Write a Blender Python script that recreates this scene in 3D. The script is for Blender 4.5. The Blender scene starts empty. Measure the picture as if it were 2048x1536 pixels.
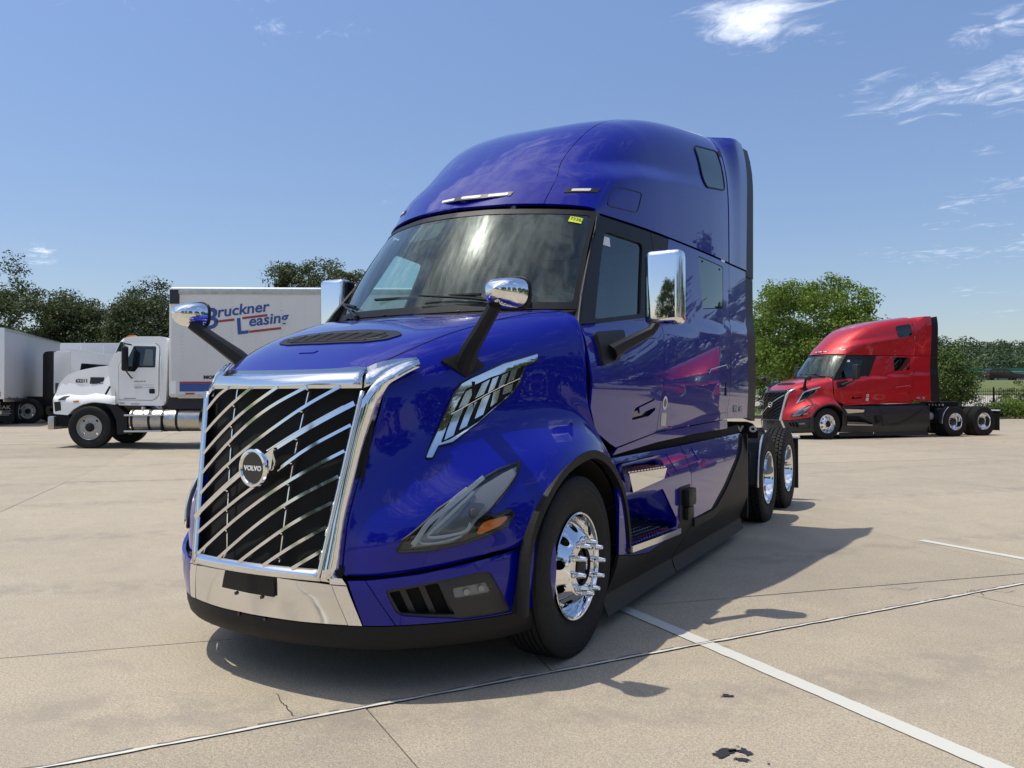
import bpy, bmesh, math, random
import numpy as np
from mathutils import Vector, Matrix, noise
from mathutils.geometry import delaunay_2d_cdt
from mathutils.bvhtree import BVHTree
R = math.radians
random.seed(7); rng = np.random.default_rng(7)
sc = bpy.context.scene
col = sc.collection

# ------------------------------------------------------------ camera
F_PX, YAW, PITCH, ROLL = 1604.0, R(28.70), R(0.66), R(-0.08)
CAM = Vector((3.086, -4.204, 1.487))
cam = bpy.data.cameras.new('camera'); cam_o = bpy.data.objects.new('camera', cam); col.objects.link(cam_o)
fw = Vector((-math.sin(YAW)*math.cos(PITCH), math.cos(YAW)*math.cos(PITCH), math.sin(PITCH)))
rt = Vector((math.cos(YAW), math.sin(YAW), 0)); up = rt.cross(fw)
r_ = math.cos(ROLL)*rt + math.sin(ROLL)*up; u_ = -math.sin(ROLL)*rt + math.cos(ROLL)*up
cam_o.matrix_world = Matrix(((r_.x, u_.x, -fw.x, CAM.x), (r_.y, u_.y, -fw.y, CAM.y), (r_.z, u_.z, -fw.z, CAM.z), (0, 0, 0, 1)))
cam.sensor_width = 36.0; cam.lens = F_PX/2048*36.0; cam.clip_start = .05; cam.clip_end = 3000
sc.camera = cam_o

# ------------------------------------------------------------ light
SUN = Vector((-.285, -.195, 1.0)).normalized()
SUN_EL = math.asin(SUN.z)
sun = bpy.data.lights.new('sun', 'SUN'); sun.energy = 2.7; sun.angle = R(.53); sun.color = (1.0, .94, .83)
sun_o = bpy.data.objects.new('sun', sun); col.objects.link(sun_o)
sun_o.rotation_euler = (-SUN).to_track_quat('-Z', 'Y').to_euler()

world = bpy.data.worlds.new('World'); sc.world = world; world.use_nodes = True
nt = world.node_tree; nt.nodes.clear()
def N(t, typ, **kw):
    n = t.nodes.new(typ)
    for k, v in kw.items():
        if k.startswith('i_'):
            n.inputs[k[2:].replace('_', ' ')].default_value = v
        else: setattr(n, k, v)
    return n
out = N(nt, 'ShaderNodeOutputWorld'); bg = N(nt, 'ShaderNodeBackground')
sky = N(nt, 'ShaderNodeTexSky', sky_type='NISHITA', sun_disc=False, sun_elevation=SUN_EL, sun_rotation=math.atan2(SUN.x, SUN.y))
sky.air_density = 1.0; sky.dust_density = .6; sky.ozone_density = 1.6; sky.altitude = 150
bg.inputs['Strength'].default_value = .138
tc = N(nt, 'ShaderNodeTexCoord'); sep = N(nt, 'ShaderNodeSeparateXYZ'); nt.links.new(tc.outputs['Generated'], sep.inputs[0])
def M_(t, op, a, b=None, c=None, clamp=False):
    n = t.nodes.new('ShaderNodeMath'); n.operation = op; n.use_clamp = clamp
    for i, x in enumerate((a, b, c)):
        if x is None: continue
        if isinstance(x, (int, float)): n.inputs[i].default_value = x
        else: t.links.new(x, n.inputs[i])
    return n.outputs[0]
# clouds laid on a plane overhead: direction / height gives plan coordinates
hz = M_(nt, 'MAXIMUM', sep.outputs[2], .03)
den = M_(nt, 'ADD', hz, .10)
cx = M_(nt, 'DIVIDE', sep.outputs[0], den); cy = M_(nt, 'DIVIDE', sep.outputs[1], den)
comb = N(nt, 'ShaderNodeCombineXYZ'); nt.links.new(cx, comb.inputs[0]); nt.links.new(cy, comb.inputs[1])
mp = N(nt, 'ShaderNodeMapping'); mp.inputs['Location'].default_value = (3.1, 1.7, 0); mp.inputs['Rotation'].default_value = (0, 0, R(25)); mp.inputs['Scale'].default_value = (1.0, 1.5, 1)
nt.links.new(comb.outputs[0], mp.inputs[0])
n1 = N(nt, 'ShaderNodeTexNoise', i_Scale=1.15, i_Detail=9.0, i_Roughness=.62, i_Distortion=.35); nt.links.new(mp.outputs[0], n1.inputs['Vector'])
n2 = N(nt, 'ShaderNodeTexNoise', i_Scale=.42, i_Detail=2.0, i_Roughness=.5); nt.links.new(mp.outputs[0], n2.inputs['Vector'])
n3 = N(nt, 'ShaderNodeTexNoise', i_Scale=7.0, i_Detail=9.0, i_Roughness=.66, i_Distortion=.9); nt.links.new(mp.outputs[0], n3.inputs['Vector'])
base = M_(nt, 'ADD', M_(nt, 'MULTIPLY', n1.outputs[0], 1.15), M_(nt, 'MULTIPLY', n3.outputs[0], .80))
base = M_(nt, 'ADD', M_(nt, 'ADD', base, M_(nt, 'MULTIPLY', n2.outputs[0], .55)), -.62)
# wide soft regions of the sky where the cloud field thickens: (direction, radius, amount)
SPOTS = [((-0.199, 0.884, 0.424), 0.13, 0.32),
 ((0.039, 0.958, 0.283), 0.15, 0.29),
 ((-0.077, 0.943, 0.322), 0.085, 0.23),
 ((0.062, 0.925, 0.375), 0.08, 0.18),
 ((0.06, 0.985, 0.164), 0.15, 0.14),
 ((-0.85, 0.504, 0.151), 0.028, 0.2),
 ((-0.738, 0.659, 0.146), 0.03, 0.16),
 ((-0.13, 0.89, 0.44), 0.14, 0.12),
 ((-0.446, -0.595, 0.669), 0.55, 0.26),
 ((0.462, -0.593, 0.659), 0.45, 0.22),
 ((0.796, 0.239, 0.557), 0.5, 0.2),
 ((-0.394, -0.246, 0.886), 0.8, 0.3),
 ((0.282, -0.188, 0.941), 0.6, 0.22),
 ((-0.688, 0.229, 0.688), 0.45, 0.16)]
acc = None
for d, rad, amt in SPOTS:
    vm = N(nt, 'ShaderNodeVectorMath', operation='DISTANCE'); nt.links.new(tc.outputs['Generated'], vm.inputs[0]); vm.inputs[1].default_value = d
    fall = N(nt, 'ShaderNodeMapRange', interpolation_type='SMOOTHSTEP'); nt.links.new(vm.outputs['Value'], fall.inputs[0])
    fall.inputs[1].default_value = rad; fall.inputs[2].default_value = 0.0; fall.inputs[3].default_value = 0.0; fall.inputs[4].default_value = amt
    acc = fall.outputs[0] if acc is None else M_(nt, 'ADD', acc, fall.outputs[0])
high = N(nt, 'ShaderNodeMapRange', interpolation_type='SMOOTHSTEP'); nt.links.new(sep.outputs[2], high.inputs[0]); high.inputs[1].default_value = .48; high.inputs[2].default_value = .80; high.inputs[4].default_value = .20  # thicker cloud overhead, out of view, added to lift the light in the shade
dens = M_(nt, 'ADD', M_(nt, 'ADD', base, acc), high.outputs[0])
ramp = N(nt, 'ShaderNodeMapRange', interpolation_type='SMOOTHSTEP'); nt.links.new(dens, ramp.inputs[0])
ramp.inputs[1].default_value = .83; ramp.inputs[2].default_value = 1.22; ramp.inputs[4].default_value = .80
hf = N(nt, 'ShaderNodeMapRange', interpolation_type='SMOOTHSTEP'); nt.links.new(sep.outputs[2], hf.inputs[0]); hf.inputs[1].default_value = .0; hf.inputs[2].default_value = .12
cl = M_(nt, 'MULTIPLY', ramp.outputs[0], hf.outputs[0])
mixc = N(nt, 'ShaderNodeMix', data_type='RGBA'); nt.links.new(cl, mixc.inputs['Factor'])
hs = N(nt, 'ShaderNodeHueSaturation', i_Saturation=1.04, i_Value=1.0); nt.links.new(sky.outputs[0], hs.inputs['Color'])
vg = N(nt, 'ShaderNodeMapRange'); nt.links.new(sep.outputs[2], vg.inputs[0]); vg.inputs[1].default_value = 0.0; vg.inputs[2].default_value = .45; vg.inputs[3].default_value = .53; vg.inputs[4].default_value = .86; nt.links.new(vg.outputs[0], hs.inputs['Value'])
tn = N(nt, 'ShaderNodeMix', data_type='RGBA', blend_type='MULTIPLY'); tn.inputs['Factor'].default_value = 1; nt.links.new(hs.outputs[0], tn.inputs['A']); tn.inputs['B'].default_value = (1.07, 1.03, 1.08, 1); nt.links.new(tn.outputs['Result'], mixc.inputs['A']); mixc.inputs['B'].default_value = (7.6, 7.8, 8.1, 1)
nt.links.new(mixc.outputs['Result'], bg.inputs['Color']); nt.links.new(bg.outputs[0], out.inputs[0])
sc.view_settings.view_transform = 'Standard'; sc.view_settings.look = 'None'; sc.view_settings.gamma = 1; sc.view_settings.use_curve_mapping = False
sc.view_settings.exposure = 0.40
sc.render.engine = 'CYCLES'; sc.cycles.max_bounces = 8; sc.cycles.transparent_max_bounces = 12; sc.cycles.sample_clamp_indirect = 6

# ------------------------------------------------------------ materials
MATS = {}
def mat(name, color=(.5, .5, .5), rough=.5, metal=0.0, coat=0.0, spec=.5, **kw):
    if name in MATS: return MATS[name]
    m = bpy.data.materials.new(name); m.use_nodes = True; b = m.node_tree.nodes['Principled BSDF']
    b.inputs['Base Color'].default_value = (*color, 1); b.inputs['Roughness'].default_value = rough; b.inputs['Metallic'].default_value = metal
    b.inputs['Coat Weight'].default_value = coat; b.inputs['Coat Roughness'].default_value = .012; b.inputs['Coat IOR'].default_value = 1.44; b.inputs['Specular IOR Level'].default_value = spec
    for k, v in kw.items(): b.inputs[k.replace('_', ' ')].default_value = v
    MATS[name] = m; return m
def grain(m, scale=40, amount=.15, bump=.0, bscale=None, coord='Object', rough_var=0.0, detail=5.0):
    t = m.node_tree; b = t.nodes['Principled BSDF']; tcn = N(t, 'ShaderNodeTexCoord')
    nz = N(t, 'ShaderNodeTexNoise', i_Scale=scale, i_Detail=detail); t.links.new(tcn.outputs[coord], nz.inputs['Vector'])
    c = b.inputs['Base Color'].default_value[:]
    mx = N(t, 'ShaderNodeMix', data_type='RGBA'); t.links.new(nz.outputs[0], mx.inputs['Factor'])
    mx.inputs['A'].default_value = tuple(min(1, x*(1-amount)) for x in c[:3])+(1,); mx.inputs['B'].default_value = tuple(min(1, x*(1+amount)) for x in c[:3])+(1,)
    t.links.new(mx.outputs['Result'], b.inputs['Base Color'])
    if rough_var:
        mr = N(t, 'ShaderNodeMapRange'); t.links.new(nz.outputs[0], mr.inputs[0]); r0 = b.inputs['Roughness'].default_value
        mr.inputs[1].default_value = .3; mr.inputs[2].default_value = .7; mr.inputs[3].default_value = r0-rough_var; mr.inputs[4].default_value = r0+rough_var; t.links.new(mr.outputs[0], b.inputs['Roughness'])
    if bump:
        nb = N(t, 'ShaderNodeTexNoise', i_Scale=bscale or scale*4, i_Detail=3.0); t.links.new(tcn.outputs[coord], nb.inputs['Vector'])
        bp = N(t, 'ShaderNodeBump', i_Strength=bump, i_Distance=.01); t.links.new(nb.outputs[0], bp.inputs['Height']); t.links.new(bp.outputs[0], b.inputs['Normal'])
    return m
blue = grain(mat('blue_paint', (.0012, .004, .235), .30, 0.0, 1.0, .08), 900, .25, detail=1.0)
red = grain(mat('red_paint', (.50, .006, .012), .4, .35, 1.0), 900, .2, detail=1.0)
chrome = grain(mat('chrome', (.86, .87, .88), .045, 1.0), 3, .04, rough_var=.02)
silver = mat('satin_metal', (.62, .63, .64), .28, 1.0)
silver_paint = mat('silver_trim', (.62, .63, .65), .3, .6, .4)
alu = grain(mat('aluminium', (.78, .78, .77), .11, 1.0), 14, .08, rough_var=.05)
alu_dull = grain(mat('brushed_tank', (.52, .50, .46), .34, 1.0), 9, .18, rough_var=.10)
blk = grain(mat('black_plastic', (.012, .012, .013), .46, spec=.28), 300, .2, .12, 900)
blk_g = mat('black_gloss', (.01, .01, .011), .08, 0, .5)
gry = grain(mat('grey_cladding', (.015, .0142, .0142), .52, spec=.2), 300, .15, .12, 900)
gry2 = grain(mat('dark_grey_trim', (.020, .0205, .023), .42), 300, .15, .1, 900)
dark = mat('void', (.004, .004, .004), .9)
rubber = grain(mat('tyre_rubber', (.015, .0145, .014), .72, spec=.3), 60, .35, .25, 500, rough_var=.08)
rubber_edge = mat('rubber_strip', (.020, .019, .018), .6)
frame_m = grain(mat('frame_paint', (.012, .013, .022), .4, .1), 30, .3)
intr = grain(mat('cab_trim', (.042, .045, .045), .75), 20, .2)
intr_l = mat('cab_trim_light', (.22, .21, .2), .8)
whitep = grain(mat('white_paint', (.84, .84, .82), .3, 0, .8), 6, .03)
greyside = grain(mat('aged_white_panel', (.56, .56, .55), .42), 1.6, .10, rough_var=.08)
wht_mark = mat('white_mark', (.8, .8, .79), .5)
blu_mark = mat('blue_mark', (.022, .07, .26), .45)
red_mark = mat('red_mark', (.30, .035, .05), .45)
blk_mark = mat('black_mark', (.012, .012, .014), .5)
amber = mat('amber_lens', (.75, .17, .01), .12, 0, .6)
redlens = mat('red_lens', (.45, .01, .01), .15, 0, .5)
yellow_p = mat('yellow_sticker', (.66, .74, .04), .5)
led = mat('led_cream', (.80, .74, .60), .35, 0, .3)
led_w = mat('led_clear', (.78, .78, .78), .3, 0, .3)
lamp_in = mat('lamp_bowl', (.27, .28, .29), .35, .2, .3)
lamp_pipe = mat('light_guide', (.42, .46, .49), .25, 0, .6)
bark = grain(mat('bark', (.11, .085, .06), .9), 12, .4, .4, 40)
def glass_mat(name, tint, refl_ior=1.5, rough=.0):
    m = bpy.data.materials.new(name); m.use_nodes = True; t = m.node_tree; t.nodes.clear()
    o = N(t, 'ShaderNodeOutputMaterial'); tr = N(t, 'ShaderNodeBsdfTransparent'); tr.inputs[0].default_value = (*tint, 1)
    gl = N(t, 'ShaderNodeBsdfGlossy'); gl.inputs['Roughness'].default_value = rough; gl.inputs[0].default_value = (.88, .98, .95, 1)
    lw = N(t, 'ShaderNodeLayerWeight'); lw.inputs[0].default_value = .5; f0 = ((refl_ior-1)/(refl_ior+1))**2
    fr = M_(t, 'ADD', M_(t, 'MULTIPLY', M_(t, 'POWER', lw.outputs['Facing'], 4.0), 1-f0), f0)
    mx = N(t, 'ShaderNodeMixShader'); t.links.new(fr, mx.inputs[0]); t.links.new(tr.outputs[0], mx.inputs[1]); t.links.new(gl.outputs[0], mx.inputs[2]); t.links.new(mx.outputs[0], o.inputs[0])
    MATS[name] = m; return m
wind = glass_mat('windscreen_glass', (.68, .90, .83), 1.62, .02)
def film(m):      # wiper-streaked dust film on the glass, its pale streaks also standing in for glare
    t = m.node_tree; o = [n for n in t.nodes if n.type == 'OUTPUT_MATERIAL'][0]; src = o.inputs[0].links[0].from_socket
    g = N(t, 'ShaderNodeNewGeometry'); mp_ = N(t, 'ShaderNodeMapping'); mp_.inputs['Rotation'].default_value = (0, R(-38), 0); mp_.inputs['Scale'].default_value = (5.0, 1.0, .55); t.links.new(g.outputs['Position'], mp_.inputs[0])
    a = N(t, 'ShaderNodeTexNoise', i_Scale=2.2, i_Detail=7.0, i_Roughness=.7, i_Distortion=.4); t.links.new(mp_.outputs[0], a.inputs['Vector'])
    r = N(t, 'ShaderNodeMapRange', interpolation_type='SMOOTHSTEP'); t.links.new(a.outputs[0], r.inputs[0]); r.inputs[1].default_value = .38; r.inputs[2].default_value = .72; r.inputs[3].default_value = .015; r.inputs[4].default_value = .095
    d = N(t, 'ShaderNodeBsdfDiffuse'); d.inputs[0].default_value = (.52, .66, .60, 1); g2 = N(t, 'ShaderNodeBsdfGlossy'); g2.inputs['Roughness'].default_value = .28; g2.inputs[0].default_value = (.8, .9, .86, 1)
    m1 = N(t, 'ShaderNodeMixShader'); m1.inputs[0].default_value = .45; t.links.new(d.outputs[0], m1.inputs[1]); t.links.new(g2.outputs[0], m1.inputs[2])
    m2 = N(t, 'ShaderNodeMixShader'); t.links.new(r.outputs[0], m2.inputs[0]); t.links.new(src, m2.inputs[1]); t.links.new(m1.outputs[0], m2.inputs[2]); t.links.new(m2.outputs[0], o.inputs[0])
film(wind)
sideg = glass_mat('side_glass', (.66, .80, .77), 1.7)
privg = glass_mat('privacy_glass', (.10, .11, .10), 1.9)
lensg = glass_mat('lamp_lens', (.80, .82, .84), 1.5)

# ------------------------------------------------------------ mesh helpers
def obj(name, me, m=None, parent=None, label=None, loc=None):
    o = bpy.data.objects.new(name, me); col.objects.link(o)
    if m is not None and me is not None and len(me.materials) == 0: me.materials.append(m)
    if parent is not None: o.parent = parent
    if label: o['label'] = label
    if loc is not None: o.location = loc
    return o
def tag(o, label=None, cat=None, group=None, kind=None):
    for k, v in (('label', label), ('category', cat), ('group', group), ('kind', kind)):
        if v: o[k] = v
    return o
def empty(name, loc=(0, 0, 0), rz=0, label=None, cat=None, group=None):
    o = bpy.data.objects.new(name, None); col.objects.link(o); o.location = loc; o.rotation_euler = (0, 0, rz); o.empty_display_size = .3
    return tag(o, label, cat, group)
def mesh(verts, faces, smooth=True, sharp=35):
    me = bpy.data.meshes.new('m'); me.from_pydata([tuple(v) for v in verts], [], faces); me.update()
    if smooth:
        me.polygons.foreach_set('use_smooth', [True]*len(me.polygons)); me.set_sharp_from_angle(angle=R(sharp))
    return me
def from_bm(bm, smooth=True, sharp=35):
    me = bpy.data.meshes.new('m'); bmesh.ops.recalc_face_normals(bm, faces=bm.faces[:]); bm.to_mesh(me); bm.free()
    if smooth and len(me.polygons):
        me.polygons.foreach_set('use_smooth', [True]*len(me.polygons)); me.set_sharp_from_angle(angle=R(sharp))
    return me
class MB:
    """collects primitive solids into one mesh"""
    def __init__(s): s.bm = bmesh.new()
    def box(s, lo, hi, bev=0.0, rot=None, seg=2, mx=None):
        lo = Vector(lo); hi = Vector(hi); c = (lo+hi)/2; d = hi-lo
        m = Matrix.Translation(c) @ (rot.to_4x4() if rot else Matrix()) @ Matrix.Diagonal((abs(d.x), abs(d.y), abs(d.z), 1))
        if mx: m = mx @ m
        r = bmesh.ops.create_cube(s.bm, size=1.0, matrix=m)
        if bev: bmesh.ops.bevel(s.bm, geom=list({e for v in r['verts'] for e in v.link_edges}), offset=bev, segments=seg, profile=.6, affect='EDGES')
        return s
    def cyl(s, a, b, r0, r1=None, n=20, caps=True):
        a = Vector(a); b = Vector(b); r1 = r0 if r1 is None else r1; q = (b-a).to_track_quat('Z', 'Y').to_matrix().to_4x4()
        m = Matrix.Translation((a+b)/2) @ q
        bmesh.ops.create_cone(s.bm, cap_ends=caps, segments=n, radius1=r0, radius2=max(r1, 1e-4), depth=(b-a).length, matrix=m); return s
    def tube(s, pts, r, n=8, caps=True):
        pts = [Vector(p) for p in pts]; rings = []; rr = r if hasattr(r, '__len__') else [r]*len(pts)
        prev = None
        for i, p in enumerate(pts):
            t = (pts[min(i+1, len(pts)-1)]-pts[max(i-1, 0)]).normalized()
            a = t.orthogonal().normalized() if prev is None else (prev - t*prev.dot(t)).normalized()
            prev = a; b = t.cross(a)
            rings.append([s.bm.verts.new(p+(a*math.cos(k*2*math.pi/n)+b*math.sin(k*2*math.pi/n))*rr[i]) for k in range(n)])
        for i in range(len(rings)-1):
            for k in range(n): s.bm.faces.new((rings[i][k], rings[i][(k+1) % n], rings[i+1][(k+1) % n], rings[i+1][k]))
        if caps: s.bm.faces.new(rings[0][::-1]); s.bm.faces.new(rings[-1])
        return s
    def strip(s, pts, w, th, up=Vector((0, 0, 1)), closed=False):
        """bar of rectangular section (w across, th along 'up'-like normal) along pts"""
        pts = [Vector(p) for p in pts]; n = len(pts); rings = []
        ups = up if isinstance(up, list) else [up]*n; ww = w if hasattr(w, '__len__') else [w]*n
        for i, p in enumerate(pts):
            t = (pts[min(i+1, n-1)]-pts[max(i-1, 0)]).normalized(); nn = Vector(ups[i]); nn = (nn-t*nn.dot(t)).normalized(); sd = t.cross(nn)
            rings.append([s.bm.verts.new(p+sd*a*ww[i]/2+nn*b*th/2) for a, b in ((-1, -1), (1, -1), (1, 1), (-1, 1))])
        for i in range(n-1):
            for k in range(4): s.bm.faces.new((rings[i][k], rings[i][(k+1) % 4], rings[i+1][(k+1) % 4], rings[i+1][k]))
        s.bm.faces.new(rings[0][::-1]); s.bm.faces.new(rings[-1]); return s
    def ridge(s, pts, w, th, out):
        pts = [Vector(p) for p in pts]; n = len(pts); rings = []; out = Vector(out)
        for i, p in enumerate(pts):
            t = (pts[min(i+1, n-1)]-pts[max(i-1, 0)]).normalized(); nn = (out-t*out.dot(t)).normalized(); sd = t.cross(nn)
            rings.append([s.bm.verts.new(p+sd*a*w+nn*b*th) for a, b in ((-.5, 0), (-.33, 1), (.33, 1), (.5, 0))])
        for i in range(n-1):
            for k in range(4): s.bm.faces.new((rings[i][k], rings[i][(k+1) % 4], rings[i+1][(k+1) % 4], rings[i+1][k]))
        s.bm.faces.new(rings[0][::-1]); s.bm.faces.new(rings[-1]); return s
    def prism(s, poly, z0, z1, mapf=None):
        """poly of 2D points extruded between z0,z1; mapf maps (a,b,c)->xyz"""
        f = mapf or (lambda a, b, c: (a, b, c))
        lo = [s.bm.verts.new(f(a, b, z0)) for a, b in poly]; hi = [s.bm.verts.new(f(a, b, z1)) for a, b in poly]; n = len(poly)
        s.bm.faces.new(lo[::-1]); s.bm.faces.new(hi)
        for i in range(n): s.bm.faces.new((lo[i], lo[(i+1) % n], hi[(i+1) % n], hi[i]))
        return s
    def done(s, name, m, parent=None, label=None, smooth=True, sharp=35, loc=None):
        return obj(name, from_bm(s.bm, smooth, sharp), m, parent, label, loc)
def crs(P, t):
    n = len(P); i = int(min(max(math.floor(t), 0), n-2)); f = t-i
    b = P[i]; c = P[i+1]; a = P[i-1] if i > 0 else 2*b-c; d = P[i+2] if i+2 < n else 2*c-b
    return .5*((2*b)+(c-a)*f+(2*a-5*b+4*c-d)*f*f+(3*b-a-3*c+d)*f**3)
def curve(P, n):
    P = np.asarray(P, float); return [Vector(crs(P, t)) for t in np.linspace(0, len(P)-1, n)]
def net_mesh(net, nu, nv, flip=False, mirror=False, sharp=40):
    net = np.asarray(net, float)          # rows x cols x 3
    rr, cc = net.shape[:2]
    U = np.linspace(0, rr-1, nu); V = np.linspace(0, cc-1, nv)
    rows = np.array([[crs(net[i], v) for v in V] for i in range(rr)])
    G = np.array([crs(rows, u) for u in U])
    v = G.reshape(-1, 3).copy()
    if mirror: v[:, 0] *= -1
    f = []
    for i in range(nu-1):
        for j in range(nv-1):
            q = (i*nv+j, i*nv+j+1, (i+1)*nv+j+1, (i+1)*nv+j)
            f.append(q if (flip ^ mirror) else q[::-1])
    return v, f, G
def inpoly(p, poly):
    x, y = p; c = False; j = len(poly)-1
    for i in range(len(poly)):
        if (poly[i][1] > y) != (poly[j][1] > y) and x < (poly[j][0]-poly[i][0])*(y-poly[i][1])/(poly[j][1]-poly[i][1])+poly[i][0]: c = not c
        j = i
    return c
def rnd(P, r, n=5):
    """round polygon corners; r number or list"""
    o = []; k = len(P)
    for i in range(k):
        a = Vector(P[i-1]); b = Vector(P[i]); c = Vector(P[(i+1) % k]); ri = r[i] if hasattr(r, '__len__') else r
        if ri <= 0: o.append(tuple(b)); continue
        la = (a-b).length; lc = (c-b).length; d = min(ri, la*.45, lc*.45)
        p0 = b+(a-b)/la*d; p1 = b+(c-b)/lc*d
        for q in range(n+1):
            t = q/n; o.append(tuple(p0*(1-t)**2+b*2*t*(1-t)+p1*t*t))
    return o
def dens(P, s):
    o = []
    for i in range(len(P)):
        a = Vector(P[i]); b = Vector(P[(i+1) % len(P)]); n = max(1, int((b-a).length/s))
        for q in range(n): o.append(tuple(a+(b-a)*q/n))
    return o
def panel(poly, f, th=.012, holes=(), sp=.06, side=1, off=0.0, back=False, eps=.004):
    """skin over surface f(a,b)->(x,y,z) inside poly, with returned edges of depth th. side=-1 mirrors in x"""
    poly = dens(poly, sp); holes = [dens(h, sp) for h in holes]
    P = [Vector(p) for p in poly]; E_ = [(i, (i+1) % len(P)) for i in range(len(P))]
    for h in holes:
        b0 = len(P); P += [Vector(p) for p in h]; E_ += [(b0+i, b0+(i+1) % len(h)) for i in range(len(h))]
    xs = [p[0] for p in poly]; ys = [p[1] for p in poly]
    gx = np.arange(min(xs)+sp*.5, max(xs), sp); gy = np.arange(min(ys)+sp*.5, max(ys), sp)
    allp = np.array([(p[0], p[1]) for p in P])
    for i, a in enumerate(gx):
        for b in gy:
            if inpoly((a, b), poly) and not any(inpoly((a, b), h) for h in holes):
                if np.min(np.hypot(allp[:, 0]-a, allp[:, 1]-b)) > sp*.4: P.append(Vector((a, b)))
    vs, es, fs, *_ = delaunay_2d_cdt(P, E_, [], 0, 1e-6)
    tri = []
    for t in fs:
        c = sum((vs[i] for i in t), Vector((0, 0)))/len(t)
        if inpoly(c, poly) and not any(inpoly(c, h) for h in holes): tri.append(tuple(t))
    pos = []; nor = []
    for v in vs:
        a, b = v; p = Vector(f(a, b)); du = Vector(f(a+eps, b))-Vector(f(a-eps, b)); dv = Vector(f(a, b+eps))-Vector(f(a, b-eps))
        n = du.cross(dv); n = n.normalized() if n.length > 1e-12 else Vector((1, 0, 0)); pos.append(p+n*off); nor.append(n)
    cnt = {}
    for t in tri:
        k = len(t)
        for i in range(k): cnt.setdefault(frozenset((t[i], t[(i+1) % k])), []).append((t[i], t[(i+1) % k]))
    def area(t): return (vs[t[1]]-vs[t[0]]).cross(vs[t[2]]-vs[t[0]])
    if tri and area(tri[0]) < 0: tri = [t[::-1] for t in tri]; cnt = {k: [e[::-1] for e in v] for k, v in cnt.items()}
    V_ = [p.copy() for p in pos]; F_ = list(tri); NN = [[nor[i] for i in t] for t in tri]
    if th:
        for k, e in cnt.items():
            if len(e) == 1:
                a, b = e[0]; i0 = len(V_); V_ += [pos[a], pos[b], pos[b]-nor[b]*th, pos[a]-nor[a]*th]
                q = (i0+1, i0, i0+3, i0+2); F_.append(q)
                fn = (V_[i0]-V_[i0+1]).cross(V_[i0+3]-V_[i0]); fn = fn.normalized() if fn.length > 1e-12 else nor[a]; NN.append([fn]*4)
        if back:
            b0 = len(V_); V_ += [p-n*th for p, n in zip(pos, nor)]
            for t in tri: F_.append(tuple(b0+i for i in t[::-1])); NN.append([-nor[i] for i in t[::-1]])
    if side == -1:
        V_ = [Vector((-v.x, v.y, v.z)) for v in V_]; F_ = [t[::-1] for t in F_]; NN = [[Vector((-n.x, n.y, n.z)) for n in q[::-1]] for q in NN]
    me = bpy.data.meshes.new('m'); me.from_pydata([tuple(v) for v in V_], [], F_); me.polygons.foreach_set('use_smooth', [True]*len(F_)); me.update()
    me.normals_split_custom_set([tuple(n) for q in NN for n in q])
    return me
def text(s, size, m, parent, loc, rot, name='lettering', ext=.002, shear=0.0, xs=1.0, align='LEFT', label=None, offset=0.0, space=1.0):
    c = bpy.data.curves.new('t', 'FONT'); c.body = s; c.size = size; c.extrude = ext; c.shear = shear; c.align_x = align; c.offset = offset; c.space_character = space; c.resolution_u = 3
    t_ = bpy.data.objects.new('tmp', c); me = bpy.data.meshes.new_from_object(t_); bpy.data.objects.remove(t_); bpy.data.curves.remove(c); me.materials.clear(); me.materials.append(m)
    o = bpy.data.objects.new(name, me); col.objects.link(o); o.parent = parent; o.location = loc; o.rotation_euler = rot; o.scale = (xs, 1, 1)
    if label: o['label'] = label
    return o
# ------------------------------------------------------------ ground surface
def sst(x, a, b):
    t = min(1, max(0, (x-a)/(b-a))); return t*t*(3-2*t)
WALL0 = Vector((12.5, 135.5)); WN = Vector((.472, -.882)); WD = Vector((.882, .472))
def gz(x, y):
    z = .0125*max(0, -x-6) - .001*max(0, y-4)
    return min(z, .45)
def terr(x, y):
    q = (Vector((x, y))-WALL0).dot(WN)
    return gz(x, y)*(1-sst(-q, -34, -16)) + 3.1*sst(-q, -34, -16) if y > 20 else gz(x, y)

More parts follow.
